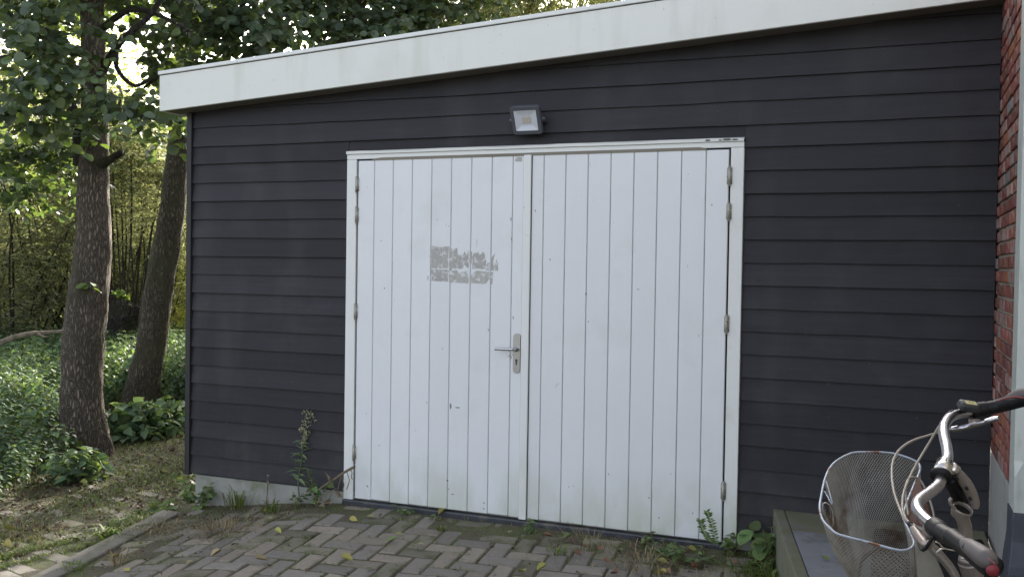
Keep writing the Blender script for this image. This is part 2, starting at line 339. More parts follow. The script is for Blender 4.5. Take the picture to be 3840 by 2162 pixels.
def twig_leaves(centres, radii, ntw, per, tl, rng, droop=.35, spread=.9):
    """twigs inside ellipsoid blobs; returns twig segments and leaf position/dir/normal"""
    w_ = np.array([r[0]*r[1]*r[2] for r in radii])**.75; w_ = w_/w_.sum()
    idx = rng.choice(len(centres), ntw, p=w_); c = np.array(centres)[idx]; r = np.array(radii)[idx]
    p0 = c+unit(ntw,rng)*r*(rng.random((ntw,1))**.4)
    d = unit(ntw,rng); d[:,2] = d[:,2]*.4-droop*.5; d /= np.linalg.norm(d,axis=1,keepdims=True)
    p1 = p0+d*tl*(.6+.8*rng.random((ntw,1)))
    P, D, Nn = [], [], []
    for j in range(per):
        t = (j+.5)/per; q = p0+(p1-p0)*t+rng.normal(size=(ntw,3))*.01
        sidev = np.cross(d, np.array([0,0,1.])); sidev /= np.linalg.norm(sidev,axis=1,keepdims=True)+1e-9
        sg = 1 if j%2 else -1
        dd = d*.6+sidev*sg*spread+rng.normal(size=(ntw,3))*.35; dd[:,2] -= droop*.7
        nn = np.tile(np.array([0,0,1.]), (ntw,1))+rng.normal(size=(ntw,3))*.55
        P.append(q); D.append(dd); Nn.append(nn)
    return p0, p1, np.concatenate(P), np.concatenate(D), np.concatenate(Nn)
def twig_mesh(p0, p1, r=.003):
    d = p1-p0; d /= np.linalg.norm(d,axis=1,keepdims=True); a = np.cross(d, [0.3,0.2,1.]); a /= np.linalg.norm(a,axis=1,keepdims=True); b = np.cross(d,a)
    V = []; k = len(p0)
    for i in range(3):
        an = 2*math.pi*i/3; V.append(p0+r*(math.cos(an)*a+math.sin(an)*b))
    for i in range(3):
        an = 2*math.pi*i/3; V.append(p1+r*.5*(math.cos(an)*a+math.sin(an)*b))
    V = np.stack(V, 1).reshape(-1,3)
    f = np.array([(0,1,4),(0,4,3),(1,2,5),(1,5,4),(2,0,3),(2,3,5)])
    return V, (f[None]+(np.arange(k)*6)[:,None,None]).reshape(-1,3)

# ================================================================== GROUND
def gz(X, Y):
    X = np.asarray(X, float); Y = np.asarray(Y, float)
    base = np.interp(X, [-3.3,-2.77,-2.43,-1.96,3], [-.06,-.005,.04,.100,.112])
    up = base-.05*np.clip(-Y, 0, 2.2)-.01*np.clip(-Y-2.2, 0, 4)
    left = -.12-.012*np.clip(-X-3.2, 0, 3)
    # kerb line x = -3.19 + .2*(-Y)
    kx = -3.20-.20*np.clip(Y, -3, 0)
    z = np.where(X > kx-.02, up, left)
    z = np.where((X <= kx-.02) & (X > kx-.5), left*1.0, z)
    far = np.clip((np.hypot(X+1, Y)-14)/20, 0, 1)
    return z-.1*far
def axis(lo, hi, st, far): 
    a = list(np.arange(lo, hi+1e-6, st)); s_ = st; x = hi
    while x < far: s_ *= 1.35; x += s_; a.append(x)
    s_ = st; x = lo
    while x > -far: s_ *= 1.35; x -= s_; a.insert(0, x)
    return np.array(a)
gx = axis(-9, 4, .05, 150); gy = axis(-6, 4, .05, 150)
GX, GY = np.meshgrid(gx, gy); GZ = gz(GX, GY)
GZ = GZ+.004*np.sin(GX*7.1+GY*3)*np.cos(GY*9.3)
V = np.stack([GX, GY, GZ], -1).reshape(-1,3); nx = len(gx)
ii = (np.arange(len(gy)-1)[:,None]*nx+np.arange(nx-1)[None]).ravel()
tag(build('ground', V, np.stack([ii, ii+1, ii+nx+1, ii+nx], 1), M['soil'], smooth=True), kind='structure')

# brick pavers: one bevelled mesh per kind of jitter, shared by every paver
def paver_mesh(name, m, L, W_, H=.06, seed=0, ch=.006):
    r = random.Random(seed); j = lambda: r.uniform(-.005,.005)
    a, b = L/2, W_/2; V = []
    for (x,y) in ((-a,-b),(a,-b),(a,b),(-a,b)): V.append((x+j(), y+j(), -H))
    base = V[:]; V = [(x,y,-H) for x,y,_ in base]+[(x,y,-ch) for x,y,_ in base]
    for k,(x,y,_) in enumerate(base):
        V.append((x-math.copysign(ch,x), y-math.copysign(ch,y), j()*.4))
    V.append((j(), j(), .0012))
    F = []
    for k in range(4):
        n = (k+1)%4; F.append((k, n, n+4, k+4)); F.append((k+4, n+4, n+8, k+8)); F.append((k+8, n+8, 12))
    return raw(name, V, F, m)
def pave_meshes(L, W_): return {k: [paver_mesh('brick', M[k], L, W_, seed=i*3+len(k)) for i in range(4)] for k in ('paver','paver_p','paver_m')}
PVM = pave_meshes(.207, .099)
pav_edges = []
def lay(parent_name, label_pos, region, angle, mossy, limit, kindpat='herring', L=.222, W_=.111, lift=.008):
    root = bpy.data.objects.new(parent_name, None); COL.objects.link(root); root.location = label_pos; root['kind'] = 'structure'
    ca, sa = math.cos(angle), math.sin(angle); slots = []
    N_ = 60
    for a in range(-N_, N_):
        for b in range(-N_, N_):
            if kindpat == 'herring':
                # lattice (1,1),(2,-2)
                x = a+2*b; y = a-2*b
                slots.append((x+1, y+.5, 0)); slots.append((x+2.5, y, 1))
            else:
                slots.append((2*a+(b%2), b+.5, 0))
    out = []
    for (x,y,v) in slots:
        px, py = x*W_, y*W_; X = ca*px-sa*py+label_pos[0]; Y = sa*px+ca*py+label_pos[1]
        if region(X, Y): out.append((X, Y, angle+(math.pi/2 if v else 0)))
    cd_ = lambda q: (np.array([q[0],q[1],0])-CAM)
    def vis(q):
        p = np.array([q[0],q[1],float(gz(q[0],q[1]))])-CAM; c = RC@p
        if c[2] < .2: return 1e6
        u = PW/2+FPX*c[0]/c[2]; v = PH/2+FPX*c[1]/c[2]
        return c[2] if (-60 < u < PW+60 and v < PH+60) else 1000+c[2]
    out.sort(key=vis)
    joined = []
    for i, (X, Y, an) in enumerate(out):
        e = .12
        sx = float(gz(X+e,Y)-gz(X-e,Y))/(2*e); sy = float(gz(X,Y+e)-gz(X,Y-e))/(2*e)
        sx = max(-.15,min(.15,sx)); sy = max(-.1,min(.1,sy))
        mo = mossy(X, Y); rr = random.random()
        k = 'paver_m' if rr < mo else ('paver_p' if rr > .6 else 'paver')
        z = float(gz(X,Y))+lift+random.uniform(-.003,.003)-max(0, mo-.2)*random.uniform(.0,.030)
        n = Vector((-sx+random.gauss(0,.012), -sy+random.gauss(0,.012), 1)).normalized()
        q = Vector((0,0,1)).rotation_difference(n).to_matrix() @ Matrix.Rotation(an+random.gauss(0,.012)+(math.pi if random.random()<.5 else 0), 3, 'Z')
        me = random.choice(PVM[k])
        pav_edges.append((X, Y, an, z))
        if i < limit:
            o = inst('brick', me, (X,Y,z), root); o.rotation_euler = q.to_euler()
        else: joined.append((me, X, Y, z, q, k))
    for k in ('paver','paver_p','paver_m'):
        mb = MB(); 
        for me,X,Y,z,q,kk in joined:
            if kk != k: continue
            mb.add([q@v.co+Vector((X,Y,z)) for v in me.vertices], [tuple(p.vertices) for p in me.polygons])
        if mb.v: tag(mb.build('brick_field', M[k], root), kind='stuff')
    return root
kerbx = lambda Y: -3.20-.20*max(-3, min(0, Y))
def reg_pav(X, Y):
    if Y > -.07 or Y < -3.6 or X > .9+.19*(-Y)-.25 or X < kerbx(Y)+.12: return False
    if Y > -.16 and X > -3.1 and X < -1.9: return False
    return True
lay('brick_paving', (-1.0,-.5,0), reg_pav, math.radians(5), lambda X,Y: .75 if (Y > -.35 or X < -2.6) else (.35 if (X < -2.0 or X > .1) else .12), 300)
PVM = pave_meshes(.208, .100)
def reg_path(X, Y):
    if X > kerbx(Y)-.20: return False
    if Y > 1.6 or Y < -3.2: return False
    return X > -4.3-.45*max(0,Y+.2)-.12*max(0,-Y)
lay('brick_path', (-3.9,-.6,0), reg_path, math.radians(-14), lambda X,Y: .78 if Y > -.9 else .5, 230, 'run', lift=.006)

# kerb: a line of long stones
kr = bpy.data.objects.new('kerb', None); COL.objects.link(kr); kr.location = (-3.1,-.3,-.1); kr['kind'] = 'structure'
ky = -.22; ki = 0
while ky > -3.4:
    y0, y1 = ky, ky-.50; ky -= .508; ki += 1
    mb = MB()
    def c_(y): return kerbx(y)+.02
    V = []
    for y in (y0, y1):
        zt = float(gz(c_(y)+.12, y))+.013
        V += [(c_(y)-.075,y,zt-.16),(c_(y)+.075,y,zt-.16),(c_(y)+.075,y,zt),(c_(y)-.075,y,zt)]
    mb.add(V, [(0,1,2,3),(7,6,5,4),(0,4,5,1),(1,5,6,2),(2,6,7,3),(3,7,4,0)])
    bevel(mb.build('kerb_stone', M['kerb'], kr), .010, 2)
    if y1 < -1.25: break

# ================================================================== SHED
shed = thing('wooden_shed', (-.75, 0, .1), 'charcoal clapboard shed with white double doors and cream fascia under a sloping roof', 'shed')
sof = lambda x: 2.772+.061*x
XL, XR = -3.187, 1.643
B = 0.1206; Z0 = 2.4718
FX0, FX1, FZ0, FZ1 = -1.96, .448, .143, 2.282
def board(x0, x1, b, t, nt=None):
    poly = [(x0,b),(x1,b)]
    if sof(x0) >= t: poly += [(x1,t),(x0,t)]
    else:
        xb = (b-2.772)/.061
        xs = max(x0, xb+.02)
        poly = [(xs,b),(x1,b)]
        if sof(x1) > t:
            xc = (t-2.772)/.061; poly += [(x1,t),(max(xc,xs+.001),t)]
            if sof(xs) > b+.002: poly.append((xs, sof(xs)))
        else: poly += [(x1,sof(x1)),(xs,max(sof(xs),b+.002))]
    bb = nt if nt is not None else b
    if b < t-.02 and x1-x0 > .5 and nt is None:      # slightly wavy lower edge
        wx0 = poly[0][0]; nn = int((x1-wx0)/.22); ins = [(wx0+(x1-wx0)*(i+.5)/nn, b+random.gauss(0,.0011)) for i in range(nn)]
        poly = [poly[0]]+ins+poly[1:]
    mb = MB(); jit = random.uniform(-.002,.002)
    mb.prism(poly, lambda x,z: -.0190+jit+.0145*(z-bb)/.125, .004)
    o = mb.build('board', M['siding'], shed); return o
for k in range(-4, 20):
    b = Z0-B*k+random.uniform(-.0025,.0025); t = Z0-B*(k-1)+.004
    if k == 2:   # split by the door head
        board(XL+.03, FX0-.003, b, t); board(FX1+.003, XR, b, t); board(FX0-.003+.001, FX1+.002, FZ1+.003, t, nt=b)
    elif Z0-B*k > FZ1: 
        if sof(XR) > b+.01: board(XL+.03, XR, b, t)
    else: board(XL+.03, FX0-.003, b, t); board(FX1+.003, XR, b, t)
# corner board, side wall, plinth
MB().prism([(XL-.008,.165),(XL+.029,.165),(XL+.029,sof(XL+.03)-.004),(XL-.008,sof(XL)-.004)], -.034, 0.0).build('corner_board', M['siding_side'], shed)
mb = MB(); mb.prism([(XL,.168),(XR,.168),(XR,sof(XR)-.002),(XL,sof(XL)-.002)], .0045, 4.6); mb.build('wall', M['siding_side'], shed)
for i in range(20):
    b = Z0-B*i-.0; 
    MB().box((XL-.022, .002, b-.02), (XL-.001, 4.55, b+.095)).build('side_board', M['siding'], shed) if b+.1 < sof(XL) else None
MB().box((XL+.06,-.004,-.30),(XR,.003,.166)).add([], []).build('plinth', M['concrete'], shed)
MB().box((XL+.06,.0045,-.30),(XR,4.5,.164)).build('plinth_core', M['concrete'], shed)
# roof edge
FL = -3.305; ft = lambda x: 2.998+.0585*x; fb = lambda x: 2.770+.0608*x
FR = 1.66
mb = MB(); mb.prism([(FL,fb(FL)),(FR,fb(FR)),(FR,ft(FR)-.004),(FL,ft(FL)-.004)], -.17, -.148); bevel(mb.build('fascia_board', M['fascia'], shed), .002)
mb = MB(); mb.prism([(FL-.006,ft(FL)),(FR,ft(FR)),(FR,ft(FR)+.024),(FL-.006,ft(FL)+.024)], -.181, -.12); bevel(mb.build('roof_edge_trim', M['frame'], shed), .003)
mb = MB(); mb.prism([(FL+.002,ft(FL)-.0035),(FR,ft(FR)-.0035),(FR,ft(FR)-.0005),(FL+.002,ft(FL)-.0005)], -.171, -.13); mb.build('trim_gap', M['gap'], shed)
mb = MB(); mb.prism([(FL+.022,fb(FL)+.004),(FR,fb(FR)+.004),(FR,fb(FR)+.02),(FL+.022,fb(FL)+.02)], -.1475, .0); mb.build('soffit', M['soffit'], shed)
mb = MB(); mb.prism([(FL+.001,fb(FL)),(FL+.021,fb(FL)),(FL+.021,ft(FL)-.004),(FL+.001,ft(FL)-.004)], -.1475, 4.8); mb.build('side_fascia', M['fascia'], shed)
mb = MB(); mb.prism([(FL+.022,ft(FL)-.03),(FR,ft(FR)-.03),(FR,ft(FR)+.012),(FL+.022,ft(FL)+.012)], -.1195, 4.8); mb.build('roof', M['roof'], shed)
q = at(598,363,5.9); MB().tube([(FL-.05, -.10, 2.685),(FL-.002,-.10,2.685)], .011, 10).tube([(FL-.055, -.10, 2.685),(FL-.04,-.10,2.685)], .014, 10).build('drain_pipe', M['steel'], shed, True)

# door frame
fr = MB(); fr.box((FX0,-.034,FZ0-.012),(FX0+.068,.02,FZ1-.052)); o = fr.build('frame_post', M['frame'], shed); bevel(o,.0025)
fr = MB(); fr.box((FX1-.068,-.034,FZ0-.012),(FX1,.02,FZ1-.052)); bevel(fr.build('frame_post', M['frame'], shed),.0025)
fr = MB(); fr.box((FX0,-.034,FZ1-.0505),(FX1,.02,FZ1-.020)); hd = bevel(fr.build('frame_head', M['frame'], shed),.002)
fr = MB()
n = 26
for i in range(n):   # slightly wavy drip strip
    xa, xb = FX0+(FX1-FX0)*i/n, FX0+(FX1-FX0)*(i+1)/n
    wv = lambda x: .0022*math.sin(x*9)+.0016*math.sin(x*23+1)
    za, zb = FZ1-.0195, FZ1-.0195
    fr.add([(xa,-.044,za+wv(xa)*.3),(xb,-.044,zb+wv(xb)*.3),(xb,-.046,FZ1-.004+wv(xb)),(xa,-.046,FZ1-.004+wv(xa)),(xa,-.01,FZ1+.004),(xb,-.01,FZ1+.004),(xa,-.0341,za),(xb,-.0341,zb)],
           [(0,1,2,3),(3,2,5,4),(0,6,7,1)])
fr.build('drip_strip', M['frame'], shed)
# flaked bare spots on the drip strip
for (x,l,h) in ((.245,.03,.007),(.315,.02,.005),(.335,.05,.009),(.385,.035,.006)):
    MB().prism([(x,FZ1-.014),(x+l*.6,FZ1-.016),(x+l,FZ1-.012),(x+l*.8,FZ1-.014+h),(x+l*.2,FZ1-.013+h)], -.0468, -.0455).build('paint_flake', M['groove'], shed)
MB().box((FX0+.069,-.024,FZ1-.060),(FX1-.069,.01,FZ1-.0515)).build('head_gap', M['gap'], shed)
nb = MB(); nb.prism([(-1.79,FZ1-.0625),(.26,FZ1-.0625),(.245,FZ1-.0495),(.215,FZ1-.0445),(-1.72,FZ1-.0445),(-1.765,FZ1-.0495)], -.0372, -.02); nb.build('bare_wood_rebate', M['rawwood'], shed)
MB().box((FX0+.068,-.010,.150),(FX1-.068,.012,FZ1-.06)).build('door_backing', M['gap'], shed)
# threshold
mb = MB(); mb.prism([(FX0,.075),(FX1,.075),(FX1,.132),(FX0,.132)], -.055, .02); bevel(mb.build('threshold', M['threshold'], shed), .008, 2)

# leaves of the door
LT, LB = FZ1-.0615, FZ0+.004
xl = [-1.879]+[-1.7647+.13*i for i in range(8)]+[-.7845]
xr = [-.7375]+[-.6652+.13088*i for i in range(8)]+[.372]
def plank(parent, x0, x1, y=-.036, z0=LB, z1=LT, m='door'):
    mb = MB(); c = .0035; g = .0016
    x0 += g; x1 -= g
    V = [(x0,y+c,0),(x0+c,y,0),(x1-c,y,0),(x1,y+c,0),(x1,y+.02,0),(x0,y+.02,0)]
    z0 += random.uniform(-.0025,.0015)
    V = [(a,b,z0) for a,b,_ in V]+[(a,b,z1) for a,b,_ in V]
    mb.add(V, [(0,5,4,3,2,1),(6,7,8,9,10,11)]+[(i,(i+1)%6,(i+1)%6+6,i+6) for i in range(6)])
    return mb.build('plank', M[m], parent)
def leaf(x0, x1, xs):
    mb = MB().box((x0+.001,-.0255,LB+.004),(x1-.001,-.0105,LT-.004)); o = mb.build('door', M['groove'], shed)
    for i in range(len(xs)-1): plank(o, xs[i], xs[i+1])
    return o
dl = leaf(xl[0], xl[-1], xl); dl['label'] = 'left door leaf with lever handle and grey glue residue'
dr = leaf(xr[0], xr[-1], xr); dr['label'] = 'right door leaf of plain white planks'
mb = MB(); mb.prism([(-.784,LB-.010),(-.739,LB-.010),(-.739,LT+.004),(-.784,LT+.004)], -.050, -.0365); bevel(mb.build('cover_strip', M['frame'], dl), .004, 2)
MB().prism([(-.7388,LB+.01),(-.7362,LB+.01),(-.7362,LT-.01),(-.7388,LT-.01)], -.036, -.030).build('meeting_gap', M['groove'], dl)
MB().prism([(-.842,LT-.030),(-.799,LT-.032),(-.799,LT-.006),(-.838,LT-.004)], -.0366, -.0360).build('tape_mark', M['residue'], dl)
def hinge(parent, x, za, zb):
    mb = MB(); mb.tube([(x,-.044,za),(x,-.044,zb)], .0075, 10); mb.box((x-.014,-.0372,za+.006),(x+.014,-.0345,zb-.006))
    mb.tube([(x,-.044,zb),(x,-.044,zb+.004)], .0085, 10); mb.tube([(x,-.044,za-.004),(x,-.044,za)], .0085, 10)
    mb.tube([(x,-.044,za+.034),(x,-.044,za+.036)], .0082, 10)
    mb.build('hinge', M['hinge'], parent, True)
for za,zb in ((2.03,2.122),(1.843,1.937),(1.25,1.344),(.379,.471)): hinge(dl, -1.884, za, zb)
for za,zb in ((2.032,2.130),(1.848,1.938),(1.253,1.348),(.366,.465)): hinge(dr, .376, za, zb)
# handle
hp = []
for i in range(13): a = math.pi*i/12; hp.append((-.812+.022*math.cos(a), 1.186+.020*math.sin(a)))
for i in range(13): a = math.pi+math.pi*i/12; hp.append((-.812+.022*math.cos(a), .997+.020*math.sin(a)))
mb = MB(); mb.prism(hp, -.046, -.0362); bevel(mb.build('handle_plate', M['steel'], dl), .003, 3)
mb = MB(); P = spline([(-.812,-.046,1.116),(-.812,-.066,1.116),(-.814,-.082,1.116),(-.824,-.092,1.116),(-.842,-.095,1.116),(-.88,-.095,1.1155),(-.925,-.094,1.115)], 6)
mb.tube(P, .0095, 14); mb.tube([(-.812,-.045,1.116),(-.812,-.052,1.116)], .0145, 18); mb.build('handle_lever', M['lever'], dl, True)
kh = []
for i in range(14): a = -math.pi*.33+math.pi*1.66*i/13; kh.append((-.812+.0078*math.cos(a), 1.050+.0078*math.sin(a)))
kh += [(-.8165,1.030)]+[(-.812+.0045*math.cos(math.pi+math.pi*i/5), 1.028+.0045*math.sin(math.pi+math.pi*i/5)) for i in range(6)]+[(-.8075,1.030)]
MB().prism(kh, -.0475, -.0455).build('keyhole', M['keyhole'], dl)
for (x,z,l) in ((-.812,.93,0),): pass
# glue residue where a sign has been peeled off: traced patches, 0.4 mm thick
def patch(poly, yy=-.0366):
    x = lambda px: -1.378+(px-232)/(2045-232)*(.447)*.995
    z = lambda py: 1.704-(py-175)/(1225-175)*(.222)
    mb = MB(); P = [(x(a), z(b)) for a,b in poly]
    mb.prism(P, yy, -.0360); mb.build('glue_residue', M['residue'], dl)
def ragged(x0, x1, top, bot, step=14, amp=18, seed=1, sides=8):
    r = random.Random(seed); P = []
    x = x0
    while x < x1: P.append((x, top(x)+r.uniform(-amp,amp))); x += r.uniform(.5,1.3)*step
    P.append((x1, top(x1)))
    y = top(x1); yb = bot(x1)
    k = 6
    for i in range(1,k): P.append((x1+r.uniform(-sides,sides), y+(yb-y)*i/k))
    x = x1
    while x > x0: P.append((x, bot(x)+r.uniform(-amp,amp)*.25)); x -= r.uniform(.6,1.3)*step*1.5
    P.append((x0, bot(x0)))
    y = bot(x0); yt = top(x0)
    for i in range(1,k): P.append((x0+r.uniform(-sides,sides), y+(yt-y)*i/k))
    return P
def lerp(*pts): return lambda x: float(np.interp(x, [p[0] for p in pts], [p[1] for p in pts]))
patch(ragged(228, 556, lerp((240,180),(410,180),(440,215),(552,225)), lambda x: 805, 22, 22, 1, 16))
patch(ragged(562, 728, lerp((572,225),(600,190),(722,182)), lambda x: 800, 20, 12, 2, 6))
patch(ragged(742, 962, lerp((756,185),(830,260),(860,300),(880,240),(955,225)), lambda x: 812, 16, 18, 3, 6))
patch(ragged(970, 1258, lerp((985,420),(1040,430),(1120,400),(1150,310),(1200,400),(1240,325)), lerp((985,800),(1110,805),(1150,690),(1240,790)), 14, 40, 4, 8))
patch(ragged(1284, 1350, lerp((1290,340),(1345,330)), lerp((1290,640),(1345,640)), 12, 30, 5, 10))
patch(ragged(1356, 1715, lerp((1375,430),(1400,380),(1500,340),(1540,420),(1640,330),(1680,430),(1705,560)), lambda x: 802, 12, 42, 6, 10))
patch(ragged(1725, 1808, lerp((1725,680),(1808,620)), lambda x: 842, 12, 26, 7, 8))
patch([(1842,520),(1890,430),(1950,360),(1925,460),(1905,560),(1895,660),(1940,640),(1970,580),(2000,520),(1990,610),(1968,740),(2000,660),(2040,605),(2012,700),(2025,740),(2028,800),(2015,850),(1940,848),(1930,820),(1915,845),(1842,840)])
patch(ragged(270, 722, lerp((300,835),(715,840)), lerp((300,1165),(715,1175)), 18, 12, 8, 14))
patch(ragged(742, 1262, lerp((756,845),(900,860),(950,850),(1000,930),(1120,900),(1250,850)), lerp((756,1190),(1250,1210)), 16, 20, 9, 10))
patch(ragged(1285, 1812, lerp((1305,960),(1400,900),(1470,850),(1800,880)), lerp((1305,1190),(1660,1220),(1720,1200),(1800,1080)), 16, 14, 10, 14))
patch([(1842,880),(1905,878),(1898,1035),(1850,1048),(1842,1030)])
patch([(1842,1060),(1892,1052),(1885,1200),(1860,1230),(1842,1220)])
patch(ragged(165, 195, lambda x: 1020, lambda x: 1150, 10, 10, 11, 6))
# knocks, chips and screw heads in the door paint
def chip(x, z, w_, h, parent, m='scuff', an=0.):
    r = random.Random(int((x+5)*9999)); P = []
    for i in range(7):
        a = 2*math.pi*i/7; rr = r.uniform(.6,1.2); cx, cz = rr*w_*math.cos(a)/2, rr*h*math.sin(a)/2
        P.append((x+cx*math.cos(an)-cz*math.sin(an), z+cx*math.sin(an)+cz*math.cos(an)))
    MB().prism(P, -.0365, -.0360).build('paint_chip', M[m], parent)
q_ = [(1905,1336,5,4,.3),(1911,1332,6,7,0),(1917,1338,5,8,.4),(1922,1330,4,6,0),(1914,1346,6,4,.2),(1899,1330,4,3,0),(1690,1522,10,26,0),(1715,1527,26,5,0),(1378,1821,6,14,.8),(1678,1800,10,8,.5),(1698,1851,12,4,0),(1600,1508,3,8,0),(1683,1832,4,10,.4),(1423,1668,6,4,.3),(1916,821,4,16,0),(1918,895,3,14,.1),(1925,1190,4,12,0),(1832,1236,4,8,.7),(1683,847,4,4,0),(1640,823,4,4,0),(1430,903,5,4,0),(1442,1080,5,8,.5)]
for u,v,a,b,an in q_:
    X = CAM[0]+(at(u,v,1)-CAM)[0]/(at(u,v,1)-CAM)[1]*5.12; Zz = CAM[2]+(at(u,v,1)-CAM)[2]/(at(u,v,1)-CAM)[1]*5.12
    chip(X, Zz, a/650, b/650, dl, an=an)
q_ = [(2008,790,4,10,.2),(2063,973,4,10,.1),(2198,1100,5,12,-.5),(2392,1084,12,3,0),(2300,835,3,3,0),(2581,653,3,3,0),(2179,736,3,3,0),(2133,1823,7,3,.2),(2434,1865,5,9,.5),(2282,1776,4,8,.4),(2516,1775,4,4,0),(2598,1922,4,8,.2),(2310,1898,4,4,0),(2206,1205,3,8,.1),(2621,1258,5,4,0),(2471,1940,4,10,.1),(2150,1820,5,3,0)]
for u,v,a,b,an in q_:
    X = CAM[0]+(at(u,v,1)-CAM)[0]/(at(u,v,1)-CAM)[1]*5.12; Zz = CAM[2]+(at(u,v,1)-CAM)[2]/(at(u,v,1)-CAM)[1]*5.12
    chip(X, Zz, a/680, b/680, dr, an=an)
for (x,z,p) in ((-1.006,.205,dl),(-1.006,.172,dl),(.285,1.93,dr)):
    MB().tube([(x,-.0372,z),(x,-.0355,z)], .0055, 12).build('screw_head', M['steel'], p)

# ================================================================== FLOODLIGHT
fl = thing('floodlight', (-.79, -.02, 2.43), 'square dark grey floodlight on a bracket above the double doors', 'lamp')
Rm = Matrix.Rotation(math.radians(26), 3, 'X')        # face tips down
fc = Vector((-.750, -.095, 2.417))
def FP(x, y, z): return tuple(fc+Rm@Vector((x,y,z)))
def rrect(w_, h, r, n=4):
    P = []
    for cx,cz,a0 in ((w_/2-r,h/2-r,0),(-w_/2+r,h/2-r,90),(-w_/2+r,-h/2+r,180),(w_/2-r,-h/2+r,270)):
        for i in range(n+1): a = math.radians(a0+90*i/n); P.append((cx+r*math.cos(a), cz+r*math.sin(a)))
    return P
def loops(name, rings, m, parent, capA=True, capB=True, smooth=False):   # rings: (w,h,r,y)
    V = []; F = []; n = 20
    for (w_,h,r,y) in rings: V += [FP(a,y,b) for a,b in rrect(w_,h,r)]
    for i in range(len(rings)-1):
        for k in range(n): F.append((i*n+k, (i+1)*n+k, (i+1)*n+(k+1)%n, i*n+(k+1)%n))
    if capA: F.append(tuple(range(n)))
    if capB: F.append(tuple(range((len(rings)-1)*n, len(rings)*n))[::-1])
    return MB().add(V, F).build(name, m, parent, smooth)
loops('housing', [(.132,.116,.004,-.010),(.136,.120,.004,-.022),(.172,.158,.014,-.022),(.178,.164,.016,-.016),(.178,.164,.016,.004),(.150,.138,.014,.026),(.11,.10,.01,.032)], M['lamp_body'], fl, capA=False)
loops('reflector', [(.133,.117,.003,-.0205),(.085,.075,.003,-.012),(.055,.045,.002,-.009)], M['lamp_white'], fl, capA=False, capB=True)
loops('led_chip', [(.050,.038,.002,-.0125),(.050,.038,.002,-.0105)], M['lamp_led'], fl)
mb = MB(); ax = []
for sx in (-1,1):
    a = Vector(FP(sx*.096,.005,0)); mb.box((a.x-.0018,a.y-.012,a.z-.012),(a.x+.0018,-.026,a.z+.012)); 
mb.box((fc.x-.098,-.0292,fc.z-.010),(fc.x+.098,-.0255,fc.z+.010)); mb.build('bracket', M['lamp_body'], fl)
mb = MB(); a = Vector(FP(.105,.005,0)); b = Vector(FP(-.105,.005,0)); mb.tube([a,b], .005, 8); mb.build('bolt', M['steel'], fl)
mb = MB(); mb.tube(spline([FP(.03,.03,0),(fc.x+.03,-.05,fc.z-.01),(fc.x+.05,-.030,fc.z+.02),(fc.x+.05,-.024,fc.z+.03)],6), .004, 8); mb.build('power_cable', M['black'], fl, True)

# ================================================================== HOUSE CORNER (right)
house = thing('brick_house', (1.65, -.4, .3), 'red brick house wall with grey rendered foot at the right edge beside the black boards', 'house')
mb = MB(); mb.box((1.658,-.79,.728),(1.95,.3,3.5)); mb.build('mortar_bed', M['mortar'], house)
MB().box((1.958,-4.5,.2),(2.6,.3,3.5)).build('inner_wall', M['mortar'], house)
rv = MB(); rv.prism([(1.645,.30),(2.1,.30),(2.1,.727),(1.645,.727)], -.79, .003); bevel(rv.build('rendered_foot', M['render'], house), .006, 2)
def wall_brick_mesh(L, m, seed):
    r = random.Random(seed); j = lambda s=.003: r.uniform(-s,s); V = []
    for x in (0, .02):
        for (y,z) in ((0,0),(L,0),(L,.050),(0,.050)): V.append((x+(j(.003) if x == 0 else 0), y+j(), z+j(.002)))
    V2 = [(x if x else x+.004, y, z) for x,y,z in V]
    e = .004
    V = [(0+j(.0015), e+j(.001), e),(0+j(.0015), L-e, e),(0+j(.0015), L-e+j(.002), .050-e),(0+j(.0015), e, .050-e)]+[(.004,0+j(.002),0),(.004,L+j(.002),0),(.004,L+j(.002),.05+j(.002)),(.004,0,.05+j(.002))]+[(.02,0,0),(.02,L,0),(.02,L,.05),(.02,0,.05)]
    F = [(3,2,1,0)]+[(i+a, (i+1)%4+a, (i+1)%4+a+4, i+a+4) for a in (0,4) for i in range(4)]
    return raw('brick', V, F, m)
WB = {(L,k,s): wall_brick_mesh(L, M[k], s) for L in (.205,.098) for k in ('brick','brick_b','brick_w','brick_g') for s in range(3)}
c = 0
for row in range(44):
    z = .737+row*.0625; y = .012; L = .205 if row%2 else .098
    first = True
    while y > -.79:
        Lr = L
        kk = random.choices(['brick','brick_b','brick_w','brick_g'], [.64,.07,.22,.07])[0]
        if row in (2,3) and kk == 'brick_w': kk = 'brick'
        y0 = y-Lr
        if y0 < -.79: 
            y0 = -.785
            mb = MB().box((0,0,0),(.02,y-y0,.05)); me = raw('brick', mb.v, mb.f, M[kk]) if y-y0 > .02 else None
        else: me = WB[(Lr,kk,random.randrange(3))]
        if me: inst('brick', me, (1.645+random.uniform(-.002,.004), y0, z+random.uniform(-.0015,.0015)), house)
        y = y0-.011; L = .205 if (row%4 != 1) else (.098 if L == .205 else .205)
